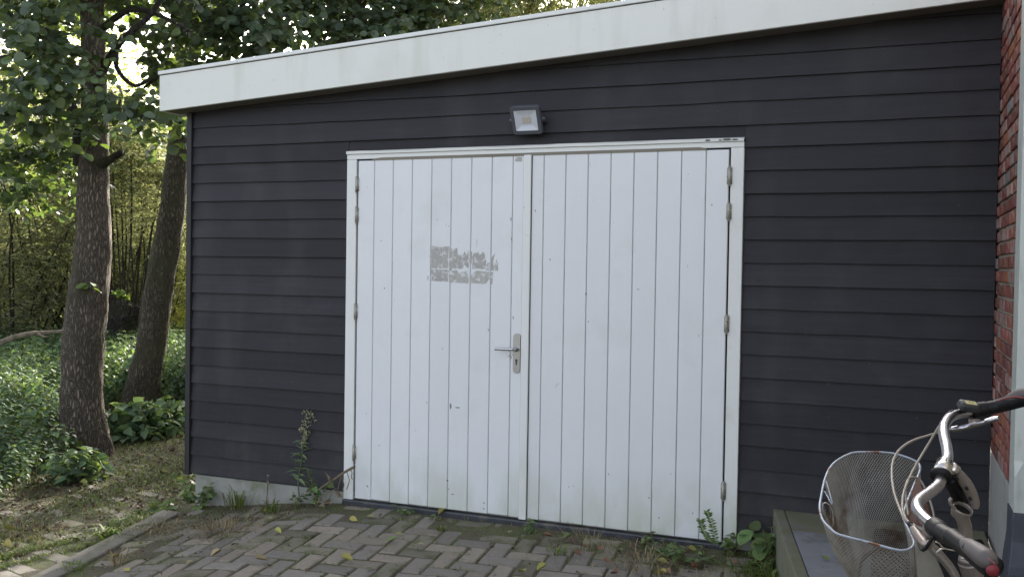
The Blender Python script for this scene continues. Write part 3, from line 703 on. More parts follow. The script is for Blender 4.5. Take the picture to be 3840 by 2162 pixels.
# door frame of the house: a jamb with a stopped chamfer, stone block under it, stone sill
df = MB(); yA, yB = -.800, -.985; x0 = 1.646; cz = .80; ch = .030
P = lambda c_: [(x0,yA),(x0,yB+c_),(x0+c_,yB),(1.96,yB),(1.96,yA)]
rings = [(.662,.002),(cz,.002),(cz+.06,ch),(3.4,ch)]
V = []; F = []
for z,c_ in rings: V += [(x,y,z) for x,y in P(c_)]
for i in range(3):
    for k in range(5): F.append((i*5+k,i*5+(k+1)%5,(i+1)*5+(k+1)%5,(i+1)*5+k))
F.append((4,3,2,1,0)); F.append((15,16,17,18,19))
df.add(V, F).build('door_frame', M['doorframe'], house)
st = MB(); rings = [(.345,.0,.06),(.46,.0,.04),(.55,.0,.004),(.660,.0,.0)]
V = []; F = []
for z,_,e in rings: V += [(x0-.004-e*.3,yA+.001),(x0-.004-e*.3,yB-.004-e),(1.96,yB-.004-e),(1.96,yA+.001)] and [(x0-.004-e*.3,yA+.001,z),(x0-.004-e*.3,yB-.004-e,z),(1.955,yB-.004-e,z),(1.955,yA+.001,z)]
for i in range(3):
    for k in range(4): F.append((i*4+k,i*4+(k+1)%4,(i+1)*4+(k+1)%4,(i+1)*4+k))
F.append((12,13,14,15)); st.add(V, F); bevel(st.build('stone_block', M['bluestone'], house), .004, 2)
MB().box((1.63,-2.1,.345),(1.95,-.992,.43)).build('door_sill', M['bluestone'], house)
MB().box((1.86,-2.08,.432),(1.90,-.988,3.3)).build('house_door', M['doorframe'], house)

# ================================================================== STONE STEP
step = thing('stone_step', (1.15,-.6,.35), 'mossy raised stone step against the shed, tiled grey on top', 'step')
sx = lambda y: .628+.195*(-y)            # skewed left edge
def slabpoly(name, pts, z0, z1, m, bev=.004):
    mb = MB(); n = len(pts); V = [(x,y,z1) for x,y in pts]+[(x,y,z0) for x,y in pts]
    mb.add(V, [tuple(range(n)), tuple(range(2*n-1,n-1,-1))]+[(i,i+n,(i+1)%n+n,(i+1)%n) for i in range(n)][::1]); o = mb.build(name, m, step); bevel(o, bev, 2); return o
zt = .348
ZB = -.25
y_ = -.028
segs = [(-.028,-.55),(-.555,-1.30),(-1.305,-2.0)]
for a,b in segs: slabpoly('edge_stone', [(sx(a),a),(sx(b),b),(sx(b)+.055,b),(sx(a)+.055,a)], ZB, zt, M['mosstile'], .006)
slabpoly('back_stone', [(sx(-.028)+.058,-.028),(sx(-.40)+.058,-.40),(1.625,-.40),(1.625,-.028)], ZB, zt-.003, M['mosstile'])
rows = [(-.404,-1.015),(-1.02,-1.62),(-1.625,-2.0)]
for a,b in rows:
    xm = [sx((a+b)/2)+.058, 1.24, 1.62]
    slabpoly('tile', [(sx(a)+.058,a),(sx(b)+.058,b),(1.237,b),(1.237,a)], .2, zt-.002, M['tile'], .003)
    slabpoly('tile', [(1.241,a),(1.241,b),(1.62,b),(1.62,a)], .2, zt-.002, M['tile'], .003)
# doormat with a knobbly surface
dm = thing('doormat', (1.5,-.6,.35), 'black knobbly rubber doormat on the stone step in front of the house door', 'mat')
nxm, nym = 60, 80
xs = np.linspace(1.13, 1.605, nxm); ys = np.linspace(-1.05, -.245, nym); XX, YY = np.meshgrid(xs, ys)
ZZ = .356+.006*RNG.random(XX.shape); ZZ[0,:] = ZZ[-1,:] = .347; ZZ[:,0] = ZZ[:,-1] = .347
ii = (np.arange(nym-1)[:,None]*nxm+np.arange(nxm-1)[None]).ravel()
build('pile', np.stack([XX,YY,ZZ],-1).reshape(-1,3), np.stack([ii,ii+1,ii+nxm+1,ii+nxm],1), M['mat'], dm)
#@@VEG@@
# ================================================================== BICYCLE
bike = thing('bicycle', tuple(at(3640,2162,2.0)[:2])+(float(.05),), 'silver bicycle with a rusty wire basket and black grips, cut off at the lower right', 'bicycle')
def tb(name, pts, r, m, parent=bike, n=14, k=8, sp=True, **kw):
    P = [at(*p) for p in pts]; P = spline(P, k) if sp else P
    if hasattr(r, '__len__'): R = list(np.interp(np.linspace(0,1,len(P)), np.linspace(0,1,len(r)), r))
    else: R = r
    return MB().tube(P, R, n, **kw).build(name, m, parent, True)
bars = [(3560,2012,1.68),(3520,1985,1.71),(3470,1945,1.76),(3441,1908,1.80),(3446,1876,1.84),(3490,1843,1.88),(3521,1815,1.91),(3534,1780,1.94),(3545,1745,1.97),(3553,1712,2.0),(3549,1672,2.05),(3540,1630,2.09),(3542,1592,2.13),(3565,1562,2.17),(3605,1549,2.19),(3650,1543,2.20)]
hb = tb('handlebar', bars, .0112, M['alu'], n=20)
# near grip
g1 = tb('grip', [(3566,2010,1.660),(3596,2032,1.63),(3632,2058,1.60),(3672,2088,1.57),(3706,2112,1.545),(3724,2126,1.53),(3731,2131,1.526)], [.0150,.0150,.0160,.0180,.0195,.0185,.014], M['rubber'], n=24)
tb('grip_pad', [(3606,2030,1.618),(3634,2047,1.590),(3668,2071,1.558),(3700,2094,1.530),(3726,2114,1.515)], [.006,.0135,.0160,.0165,.009], M['grip_grey'], g1, n=20)
for t in range(5):
    a = at(3624+11*t, 2034+9*t, 1.583-.010*t); b = at(3611+11*t, 2052+9*t, 1.583-.010*t)
    MB().tube(spline([a,(a+b)/2+np.array([0,-.002,.0015]),b],4), .0022, 6).build('grip_rib', M['rubber'], g1, True)
tb('grip_trim', [(3636,2046,1.572),(3675,2070,1.540),(3708,2094,1.512),(3732,2113,1.498)], .0009, M['red'], g1, n=6)
tb('end_plug', [(3722,2136,1.512),(3725,2140,1.508)], [.0100,.0090], M['red'], g1, n=20, k=1)
tb('shifter', [(3502,1972,1.735),(3522,1988,1.712),(3529,1994,1.706)], [.0175,.0185,.017], M['rubber'], n=24)
tb('shifter_sleeve', [(3527,1993,1.705),(3560,2012,1.675),(3583,2026,1.655)], [.0165,.0155,.015], M['rubber'], n=24)
# far grip
g2 = tb('grip', [(3682,1533,2.20),(3740,1522,2.19),(3790,1507,2.17),(3840,1492,2.15),(3900,1484,2.12)], [.0150,.0155,.0175,.019,.018], M['rubber'], n=24)
tb('grip_pad', [(3760,1508,2.18),(3790,1494,2.165),(3830,1480,2.15),(3890,1474,2.12)], [.006,.012,.0155,.016], M['grip_grey'], g2, n=20)
tb('grip_trim', [(3740,1503,2.165),(3790,1488,2.145),(3830,1490,2.13),(3870,1500,2.11)], .0016, M['red'], g2, n=8)
tb('shifter_sleeve', [(3640,1543,2.20),(3668,1536,2.20),(3700,1530,2.195)], [.018,.0175,.0165], M['rubber'], n=24)
# gear display box
def blobbox(name, c, ex, ey, ez, m, parent, rnd=.3, bev=.35):
    c = np.array(c); V = []; 
    for sx_ in (-1,1):
        for sy_ in (-1,1):
            for sz_ in (-1,1): V.append(c+sx_*ex*(1-.12*(sz_>0))+sy_*ey*(1-.12*(sz_>0))+sz_*ez)
    F = [(0,1,3,2),(4,6,7,5),(0,4,5,1),(2,3,7,6),(0,2,6,4),(1,5,7,3)]
    o = MB().add(V, F).build(name, m, parent); md = o.modifiers.new('b','BEVEL'); md.width = min(np.linalg.norm(ex),np.linalg.norm(ey),np.linalg.norm(ez))*bev*2; md.segments = 4
    o.data.polygons.foreach_set('use_smooth', [True]*len(o.data.polygons)); return o
c0 = at(3630,1530,2.175); rt = RC[0]; dn = RC[1]; fw = RC[2]
ex = (rt*.93+dn*.12-fw*.2)*.0235; ey = (fw*.8-dn*.42+rt*.05)*.017; ez = np.cross(ex, ey); ez = ez/np.linalg.norm(ez)*.0105
if ez[2] < 0: ez = -ez
db = blobbox('gear_display', c0+ez*.6, ex, ey, ez, M['shifter'], bike)
cc = c0+ez*1.62-ey*.1; MB().add([cc-ex*.45-ey*.42, cc+ex*.62-ey*.42, cc+ex*.62+ey*.42, cc-ex*.45+ey*.42, cc-ex*.45-ey*.42-ez*.2, cc+ex*.62-ey*.42-ez*.2, cc+ex*.62+ey*.42-ez*.2, cc-ex*.45+ey*.42-ez*.2],
    [(0,1,2,3),(7,6,5,4),(0,4,5,1),(1,5,6,2),(2,6,7,3),(3,7,4,0)]).build('display_label', M['lcd'], db)
for k_ in (0,):
    cc2 = cc+ez*.03; 
    for t in (-.05,.25): MB().add([cc2+ex*(t-.02)-ey*.2, cc2+ex*(t+.07)-ey*.2, cc2+ex*(t+.07)+ey*.2, cc2+ex*(t-.02)+ey*.2]+[p-ez*.02 for p in (cc2+ex*(t-.02)-ey*.2, cc2+ex*(t+.07)-ey*.2, cc2+ex*(t+.07)+ey*.2, cc2+ex*(t-.02)+ey*.2)], [(0,1,2,3),(7,6,5,4),(0,4,5,1),(1,5,6,2),(2,6,7,3),(3,7,4,0)]).build('label_mark', M['deadtwig'], db)
# brake levers
bl = blobbox('brake_clamp', at(3655,1583,2.19), rt*.012, fw*.012, dn*.010, M['alu_paint'], bike)
tb('bolt', [(3655,1584,2.172),(3655,1584,2.180)], .0035, M['steel'], bl, n=10, k=1)
tb('brake_lever', [(3568,1608,2.18),(3600,1604,2.17),(3640,1595,2.16),(3690,1583,2.13),(3745,1567,2.10)], [.006,.0075,.007,.005,.0045], M['alu'], n=10)
tb('lever_tip', [(3693,1577,2.125),(3720,1571,2.115),(3746,1566,2.105)], [.004,.0055,.005], M['chrome'], n=10)
tb('brake_lever', [(3424,1972,1.82),(3440,1985,1.80),(3468,1990,1.77),(3485,1975,1.75)], [.006,.008,.007,.004], M['alu'], n=10)
bh = []
blobbox('brake_clamp', at(3487,1990,1.755), rt*.013, dn*.016, fw*.012, M['alu_paint'], bike)
tb('lever_blade', [(3420,1985,1.80),(3440,2020,1.76),(3462,2060,1.72),(3500,2010,1.70)], [.004,.0035,.0035,.003], M['rubber'], n=8)
tb('lever_blade', [(3426,1982,1.80),(3450,2010,1.765),(3475,2040,1.73),(3490,2030,1.72)], [.008,.012,.010,.005], M['alu_paint'], n=10)
# stem: clamp, curved adjustable arm, quill
cl = at(3538,1757,1.955)
e1 = rt*.96-dn*.05; e2 = dn*.98+rt*.1
mb = MB(); cyl = [at(3545,1738,1.955), at(3531,1775,1.935)]
mb.tube([cyl[0]+(cyl[0]-cyl[1])*.06, cyl[1]-(cyl[0]-cyl[1])*.06], .0175, 24); mb.build('stem_clamp', M['chrome'], bike, True)
tb('clamp_collar', [(3530,1778,1.935),(3527,1787,1.93)], .0205, M['black'], n=24, k=1)
tb('clamp_lug', [(3563,1750,1.945),(3585,1765,1.95)], [.013,.012], M['chrome'], n=12, k=2)
arm = [(3560,1752,1.95),(3592,1775,1.955),(3620,1810,1.96),(3643,1850,1.965),(3656,1885,1.965),(3655,1905,1.965)]
tb('stem_arm', arm, [.0105,.013,.0145,.0135,.0105,.007], M['alu_paint'], n=18, squash=.8)
for (u,v) in ((3594,1768),(3587,1792),(3624,1828),(3637,1867)):
    P = at(u,v,1.948); tb('arm_slot', [(u-2,v-4,1.9475),(u+4,v+6,1.9475)], .0028, M['black'], n=8, k=1)
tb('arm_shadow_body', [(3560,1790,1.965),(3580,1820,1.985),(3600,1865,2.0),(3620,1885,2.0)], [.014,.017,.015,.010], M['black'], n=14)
# open quill top: a ring with a dark bore
q0 = at(3612,1905,1.975); ax1 = (rt*.97+dn*.25); ax1 /= np.linalg.norm(ax1); ax2 = fw*.80-dn*.60; ax2 -= ax1*(ax1@ax2); ax2 /= np.linalg.norm(ax2); axn = np.cross(ax1, ax2); axn = axn if axn[2] > 0 else -axn
def ring(c, ra, n=28): return [c+ra*(math.cos(2*math.pi*i/n)*ax1+.82*math.sin(2*math.pi*i/n)*ax2) for i in range(n)]
lv = [ring(q0+axn*.0, .0185), ring(q0+axn*.0025, .0200), ring(q0-axn*.003, .0212), ring(q0-axn*.016+rt*.001, .0200), ring(at(3616,1960,1.985), .0165), ring(at(3622,2000,1.99), .0140), ring(at(3628,2040,1.99), .0135), ring(at(3634,2090,1.99), .0135)]
inner = [ring(q0-axn*.002, .0172), ring(q0-axn*.022, .0160)]
V = []; F = []
for L_ in [inner[1], inner[0]]+lv: V += L_
nr = len(V)//28
for i in range(nr-1):
    for k in range(28): F.append((i*28+k, i*28+(k+1)%28, (i+1)*28+(k+1)%28, (i+1)*28+k))
MB().add(V, F).build('quill', M['alu_paint'], bike, True)
MB().add(ring(q0-axn*.006, .0176), [tuple(range(28))]).add(ring(q0-axn*.012, .0176), [tuple(range(28))]).build('quill_bore', M['black'], bike)
tb('hook', [(3582,1905,1.965),(3568,1892,1.965),(3562,1875,1.965),(3568,1866,1.965)], .0035, M['alu_paint'], n=10)
tb('headset', [(3630,2074,1.955),(3634,2084,1.955)], .0195, M['chrome'], n=26, k=1)
tb('headset_cup', [(3634,2086,1.955),(3637,2104,1.955)], [.0205,.0225], M['alu_paint'], n=26, k=2)
tb('head_tube', [(3637,2106,1.955),(3650,2162,1.96),(3676,2262,1.975)], [.0235,.020,.019], M['alu_paint'], n=26)
tb('spring_wire', [(3508,2030,1.80),(3520,2034,1.80),(3528,2044,1.80),(3540,2054,1.80),(3580,2064,1.80)], .0016, M['chrome'], n=6, k=3)
tb('spring_wire', [(3512,2070,1.80),(3528,2057,1.80),(3546,2056,1.80)], .0016, M['chrome'], n=6, k=3)
# frame, fork, wheel below the picture edge: real bicycle going down to the paving
hd_ = at(3676,2262,1.975); 
fdir = -(rt*.86+0*dn)-fw*(-.42); fdir = np.array([-.93,.20,0.]); fdir /= np.linalg.norm(fdir)
hubz = .05+.335; gw = .345
dv = np.array([.03,-.10,-1.0]); dv /= np.linalg.norm(dv)
hub = hd_+dv*(hd_[2]-hubz)/-dv[2]*-1*-1 if False else hd_+dv*((hd_[2]-hubz)/(-dv[2]))+fdir*.10
hub[0] += 0
up_ = hd_-(hd_+dv); up_ /= np.linalg.norm(up_)
def wheel(c, name):
    R_ = .335; pts = [c+R_*(math.cos(2*math.pi*i/48)*fdir+math.sin(2*math.pi*i/48)*up_) for i in range(48)]
    MB().tube(pts, .019, 10, closed=True).build('tyre', M['tyre'], bike, True)
    pts = [c+(R_-.024)*(math.cos(2*math.pi*i/48)*fdir+math.sin(2*math.pi*i/48)*up_) for i in range(48)]
    MB().tube(pts, .010, 8, closed=True).build('rim', M['alu'], bike, True)
    sd_ = np.cross(fdir, up_)
    MB().tube([c-sd_*.05, c+sd_*.05], .018, 12).build('hub', M['alu'], bike, True)
    mb = MB()
    for i in range(28): a = 2*math.pi*i/28; mb.tube([c+sd_*(.03 if i%2 else -.03), c+(R_-.03)*(math.cos(a)*fdir+math.sin(a)*up_)], .001, 4)
    mb.build('spokes', M['alu'], bike)
wheel(hub, 'front')
back = hub-fdir*1.05; wheel(back, 'rear')
sd_ = np.cross(fdir, up_)
for s_ in (-1,1): MB().tube(spline([hd_, hd_-up_*.05+sd_*s_*.05, hub+up_*.3+sd_*s_*.055, hub+sd_*s_*.052],6), .011, 10).build('fork_blade', M['alu_paint'], bike, True)
bb = hub-fdir*.60-up_*.05; seat = hd_-fdir*.62-up_*.12
MB().tube([hd_-up_*.02, bb], .018, 14).build('down_tube', M['alu_paint'], bike, True)
MB().tube([seat, bb], .015, 14).build('seat_tube', M['alu_paint'], bike, True)
MB().tube([bb, back], .010, 10).build('chain_stay', M['alu_paint'], bike, True)
MB().tube([seat, back], .009, 10).build('seat_stay', M['alu_paint'], bike, True)
MB().tube([seat, seat+up_*.14], .013, 12).build('seat_post', M['alu'], bike, True)
sdl = seat+up_*.16
mb = MB(); P = spline([sdl+fdir*.16, sdl+fdir*.05, sdl-fdir*.06, sdl-fdir*.13], 5); mb.tube(P, list(np.interp(np.linspace(0,1,len(P)),[0,.3,.7,1],[.02,.035,.09,.07])), 16, squash=.35); mb.build('saddle', M['rubber'], bike, True)
# silver fork crown / carrier tubes seen beside the grip
tb('carrier_tube', [(3487,2020,1.90),(3484,2040,1.90),(3500,2064,1.90),(3530,2094,1.90),(3560,2130,1.90),(3590,2180,1.90),(3620,2250,1.92)], [.005,.0055,.0065,.0065,.006,.006], M['alu'], n=12)
tb('carrier_tube', [(3492,2016,1.93),(3498,2040,1.93),(3518,2060,1.93),(3548,2095,1.93),(3575,2130,1.93),(3600,2180,1.93),(3625,2250,1.94)], [.004,.005,.005,.005], M['alu_paint'], n=12)
# mudguard / lamp plate between basket and tubes
mb = MB(); pl = [at(3432,2030,1.93),at(3486,2036,1.93),at(3512,2090,1.93),at(3545,2170,1.94),at(3500,2260,1.95),at(3446,2200,1.94)]
pl2 = [p+fw*.006 for p in pl]; mb.add(pl+pl2, [(0,1,2,3,4,5),(11,10,9,8,7,6)]+[(i,i+6,(i+1)%6+6,(i+1)%6) for i in range(6)]); mb.build('basket_bracket', M['mesh_wire'], bike)
mb = MB(); pl = [at(3438,1790,2.16),at(3470,1850,2.10),at(3492,1930,2.06),at(3498,2000,2.02),at(3440,2000,2.0),at(3400,1935,2.06)]
pl2 = [p+fw*.004 for p in pl]; mb.add(pl+pl2, [(0,1,2,3,4,5),(11,10,9,8,7,6)]+[(i,i+6,(i+1)%6+6,(i+1)%6) for i in range(6)]); mb.build('basket_back_plate', M['rust'], bike)
# cables
tb('cable', [(3548,1558,2.17),(3520,1600,2.16),(3478,1670,2.14),(3436,1740,2.10),(3408,1795,2.05),(3388,1850,1.98),(3384,1900,1.92),(3396,1940,1.85),(3408,1956,1.82)], .0027, M['cable'], n=10)
tb('cable', [(3600,1600,2.20),(3540,1615,2.20),(3480,1632,2.19),(3420,1652,2.17),(3374,1684,2.14),(3350,1725,2.10),(3344,1775,2.05),(3352,1840,1.98),(3372,1900,1.92),(3392,1945,1.86),(3402,1958,1.83)], .0027, M['cable'], n=10)
tb('cable', [(3406,1930,1.95),(3398,1870,2.0),(3396,1820,2.03),(3408,1792,2.05),(3430,1788,2.06),(3452,1800,2.06),(3478,1850,2.04),(3500,1920,2.0),(3506,1990,1.97)], .0022, M['cable'], n=10)
tb('cable_end', [(3550,1556,2.17),(3558,1549,2.17),(3573,1541,2.18)], [.004,.0045,.0045], M['black'], n=10, k=3)
tb('cable_crimp', [(3540,1570,2.17),(3549,1557,2.17)], .0036, M['rust'], n=10, k=2)
tb('cable_end', [(3406,1954,1.83),(3414,1966,1.82),(3424,1974,1.81)], [.0045,.005,.0045], M['black'], n=10, k=3)
# wire basket
rim_px = [(3097,1784),(3130,1733),(3191,1699),(3250,1694),(3310,1695),(3367,1703),(3434,1728),(3450,1752),(3442,1785),(3424,1826),(3402,1879),(3388,1929),(3392,1952),(3410,1990),(3427,2031),(3417,2052),(3388,2062),(3346,2056),(3250,2030),(3148,2003),(3116,1982),(3085,1947),(3074,1904),(3079,1862)]
dp = lambda v: 2.27+(v-1694)*(1.93-2.27)/364
R3 = spline([at(u,v,dp(v)) for u,v in rim_px], 6, closed=True); R3 = np.array(R3); rc = R3.mean(0)
bn = np.array([.10,-.321,.942]); bn /= np.linalg.norm(bn)
bask = MB().tube(list(R3), .0027, 10, closed=True).build('basket_rim', M['rim_wire'], bike, True)
floor_c = rc-bn*.215+np.array([.055,.02,0])
NR = len(R3); flat = R3-rc; flat = flat-np.outer(flat@bn, bn); Bt = floor_c+flat*.62
def bpt(s_, t):           # s around 0..1, t rim 0 -> floor 1
    x = (s_%1.0)*NR; i = int(x)%NR; f = x-int(x); a = R3[i]*(1-f)+R3[(i+1)%NR]*f; b = Bt[i]*(1-f)+Bt[(i+1)%NR]*f
    bul = math.sin(math.pi*t)*.012; o = a-rc; o = o/np.linalg.norm(o)
    return a*(1-t)+b*t+o*bul
seglen = np.linalg.norm(np.roll(R3,-1,0)-R3, axis=1); cum = np.concatenate([[0], np.cumsum(seglen)]); per_ = cum[-1]
def arc(s_): # arc fraction -> index fraction
    s_ = s_%1.0; return float(np.interp(s_*per_, cum, np.arange(NR+1)))/NR
NW = 150; mbw = MB(); ST = 12
s_hole = (.915, .985)       # torn patch on the outer side
for fam in (1,-1):
    for i in range(NW):
        prev = None; pts = []
        for j in range(ST+1):
            t = j/ST; s_ = i/NW+fam*t*.17
            ss = s_%1.0
            if s_hole[0] < ss < s_hole[1] and t < .38*(1-abs((ss-.95)/.035)): 
                if len(pts) > 1: mbw.tube(pts, .00085, 3, cap=False)
                pts = []; continue
            pts.append(bpt(arc(s_), t))
        if len(pts) > 1: mbw.tube(pts, .00085, 3, cap=False)
tag(mbw.build('basket_mesh', M['mesh_wire'], bike), kind='stuff')
MB().tube([bpt(i/90,1) for i in range(90)], .0045, 8, closed=True).build('bottom_ring', M['rust'], bike, True)
mbw = MB(); fl2 = np.array([bpt(arc(i/120),1) for i in range(120)]); c_ = fl2.mean(0); a1 = fl2[0]-c_; a1 /= np.linalg.norm(a1); a2 = np.cross(bn, a1)
cs = np.stack([(fl2-c_)@a1, (fl2-c_)@a2], 1)
def inside(p):
    x, y = p; r = False; n = len(cs); j = n-1
    for i in range(n):
        if (cs[i,1] > y) != (cs[j,1] > y) and x < (cs[j,0]-cs[i,0])*(y-cs[i,1])/(cs[j,1]-cs[i,1])+cs[i,0]: r = not r
        j = i
    return r
for a in range(-14,15):
    for sgn in (1,-1):
        run = []
        for b in range(-40,41):
            p = (b*.006, a*.013+sgn*(b*.0035)+.0016*(1 if b%2 else -1)); 
            if inside(p): run.append(c_+p[0]*a1+p[1]*a2)
            else:
                if len(run) > 1: mbw.tube(run, .0011, 3, cap=False)
                run = []
        if len(run) > 1: mbw.tube(run, .0011, 3, cap=False)
tag(mbw.build('basket_floor', M['mesh_wire'], bike), kind='stuff')
for (a,b) in (((3098,1800),(3122,1885)),((3092,1840),(3120,1890))):
    MB().tube([at(*a,dp(a[1])), at(*b,2.06)], .0014, 6).build('loose_wire', M['rim_wire'], bike, True)
mb = MB(); pts = [at(*p, 2.085) for p in ((3084,1905),(3086,1886),(3098,1883),(3112,1893),(3122,1915),(3126,1960),(3118,1978),(3100,1958))]
mb.tube(pts, .0016, 6, closed=True).build('torn_mesh_edge', M['mesh_wire'], bike, True)

# ================================================================== TREES
def roughtube(P, R, n, amp, rng, k=6, freq=5.):
    P = spline(P, k); R = np.interp(np.linspace(0,1,len(P)), np.linspace(0,1,len(R)), R); mb = MB().tube(P, list(R), n)
    V = []
    m = len(P)
    for i, v in enumerate(mb.v):
        if i < m*n:
            c = np.array(P[i//n]); d = np.array(v)-c; nv = mnoise.noise(Vector((v[0]*freq*3, v[1]*freq*3, v[2]*freq)))+.5*mnoise.noise(Vector((v[0]*freq*8, v[1]*freq*8, v[2]*freq*2.5)))
            V.append(tuple(c+d*(1+amp*nv)))
        else: V.append(v)
    mb.v = V; return mb
ALD = leaf_shape(1, .88, 'round', .12, .22)
def crown(root, blobs, ntw, per, tl, size, m, shape, rng, nobj=0, mobj=None, droop=.35, twigs=True, name='foliage', face=0.):
    cs_, rs_ = zip(*blobs)
    p0, p1, P, D, Nn = twig_leaves(cs_, rs_, ntw, per, tl, rng, droop)
    sc = size*(.65+.6*rng.random(len(P))); Nn = Nn+np.array([.15*face,-face,0]); Rm_ = frames(D, Nn)
    q = (P-CAM)@RC.T; u = PW/2+FPX*q[:,0]/q[:,2]; v = PH/2+FPX*q[:,1]/q[:,2]
    rest = np.ones(len(P), bool)
    if nobj:
        vis = (q[:,2] > 0)&(u > 0)&(u < PW)&(v > 0)&(v < PH); key = np.where(vis, sc/q[:,2]*(1+.3*rng.random(len(P))), 0)
        pick = np.argsort(-key)[:nobj]; rest[pick] = False
        mes = [raw('leaf', *leaf_shape(1, .80+.06*i, 'round', .08+.05*i, .12+.1*i), mobj) for i in range(3)]
        for i in pick:
            o = inst('leaf', mes[rng.integers(3)], P[i], root); o.rotation_euler = Matrix(Rm_[i].tolist()).to_euler(); o.scale = [float(sc[i])]*3
    V, F = scatter(shape, P[rest], Rm_[rest], sc[rest])
    tag(build(name, V, F, m, root), kind='stuff')
    if twigs:
        V, F = twig_mesh(p0, p1, .0035); build('twigs', V, F, M['twig'], root)
def bl_(lst):    # (u, v, depth, ru_px, rv_px, depth radius)
    return [(at(u,v,d), (ru*d/FPX, rd, rv*d/FPX)) for u,v,d,ru,rv,rd in lst]
r1 = np.random.default_rng(3)
T1 = thing('alder_tree', (-5.5,1.4,-.2), 'thick rough-barked alder nearest the camera with a broken branch stub, left of the shed', 'tree', 'alder trees beside the shed')
d1 = lambda u,v: at(u, v, 8.61)
axis_px = [(330,1790),(318,1680),(308,1500),(310,1340),(322,1190),(338,1045),(352,890),(350,745),(352,560),(355,400),(350,200),(345,0),(350,-300),(380,-700)]
TP = [at(u,v,8.61+(.0 if v > 0 else -v*.0004)) for u,v in axis_px]
TR = [.26,.222,.175,.182,.180,.165,.150,.138,.125,.112,.10,.095,.08,.05]
roughtube(TP, TR, 40, .10, r1, 8, 4.).build('trunk', M['bark'], T1, True)
mb = roughtube([d1(372,1560), d1(388,1660), d1(408,1740), d1(440,1800)], [.03,.075,.10,.09], 16, .12, r1); mb.build('root_flare', M['bark'], T1, True)
roughtube([at(385,612,8.5), at(415,596,8.45), at(458,572,8.38)], [.055,.034,.027], 12, .12, r1).build('branch_stub', M['bark_dark'], T1, True)
def branch(root, pts, r, m='bark_dark', n=8, name='branch'): return roughtube([at(*p) for p in pts], r, n, .12, r1, 6).build(name, M[m], root, True)
branch(T1, [(300,620,8.6),(290,480,8.5),(250,360,8.4),(180,240,8.3),(90,120,8.2),(0,20,8.1)], [.06,.05,.04,.03,.02])
branch(T1, [(345,300,8.6),(250,235,8.4),(150,190,8.2),(60,205,8.1),(-60,240,8.0)], [.04,.03,.022,.016])
branch(T1, [(360,350,8.6),(390,260,8.4),(450,160,8.2),(560,60,8.1),(640,-60,8.0)], [.05,.035,.025,.016])
branch(T1, [(365,260,8.6),(430,190,8.5),(440,260,8.3),(500,320,8.2),(560,300,8.1),(620,270,8.0)], [.03,.022,.014,.01])
branch(T1, [(358,130,8.6),(480,40,8.3),(600,60,8.1),(720,120,8.0)], [.035,.025,.016,.01])
branch(T1, [(340,-50,8.6),(180,-120,8.4),(20,-80,8.2)], [.04,.03,.02])
B1 = bl_([(90,330,7.6,150,90,.5),(60,420,7.7,110,70,.5),(260,150,7.8,170,90,.6),(250,400,7.9,60,50,.3),(345,440,7.9,60,35,.25),(470,390,7.8,110,60,.4),(560,420,7.9,90,50,.4),(610,460,7.9,50,30,.3),
          (60,40,7.6,150,60,.5),(380,60,7.8,150,60,.5),(240,300,7.5,120,100,.5),(180,210,7.6,100,60,.5),(600,360,8.0,50,30,.3),(400,485,7.7,50,35,.25),
          (200,-150,8.2,500,150,1.2),(500,-300,8.4,500,180,1.3),(-300,100,8.4,250,400,1.2),(100,-600,8.6,700,300,1.6),(300,-1100,9,600,300,1.6)])
crown(T1, B1, 1500, 8, .34, .088, M['alder'], ALD, r1, 300, M['alder_leaf'], face=.55)
# a thinner veil of leaves further back and lower on the left
T5 = thing('sun_block_tree', tuple(np.append(at(200,900,19)[:2], -.2)), 'tall broad-leaved tree added behind the willow thicket to block the sun, mostly above the view at top left', 'tree')  # added tree, crown mostly above the view, placed to shade the path
b5 = at(200,900,19)
roughtube([(b5[0],b5[1],-.3),(b5[0]+.1,b5[1],3),(b5[0]-.1,b5[1],6),(b5[0],b5[1],10)], [.25,.2,.15,.05], 16, .08, r1).build('trunk', M['bark_dark'], T5, True)
B5 = [((b5[0]+a, b5[1]+b, z), (1.3,1.3,.8)) for a,b,z in [(-3,0,7.2),(-1,.5,6.9),(1,-.2,7.0),(2.6,.6,7.2),(-2,-.5,8.6),(0,0,8.8),(2,0,8.7),(4.2,.5,7.6),(0,0,10.2),(5.8,.6,7.6)]]
crown(T5, B5, 1300, 9, .6, .14, M['alder'], ALD, r1, 0, droop=.5)
B1b = bl_([(120,560,9.4,160,100,.8),(60,700,9.6,120,90,.7),(220,620,9.4,80,70,.5),(250,520,9.2,90,70,.5),(60,560,9.2,110,80,.6),(500,480,9.6,90,50,.5)])
crown(T1, B1b, 170, 8, .32, .075, M['alder'], ALD, r1, 0, name='lower_foliage')
for (u,v,d,n_) in ((455,1098,8.3,14),(330,1068,8.40,8),(262,1650,8.3,14),(345,524,8.4,12)):
    c = at(u,v,d); P = c+r1.normal(size=(n_,3))*np.array([.05,.02,.025]); D = unit(n_,r1); D[:,2] = -.2; Nn = np.tile([0,-.3,1.],(n_,1))+r1.normal(size=(n_,3))*.3
    V, F = scatter(ALD, P, frames(D,Nn), .055+.035*r1.random(n_)); build('sucker_leaves', V, F, M['weed'], T1)

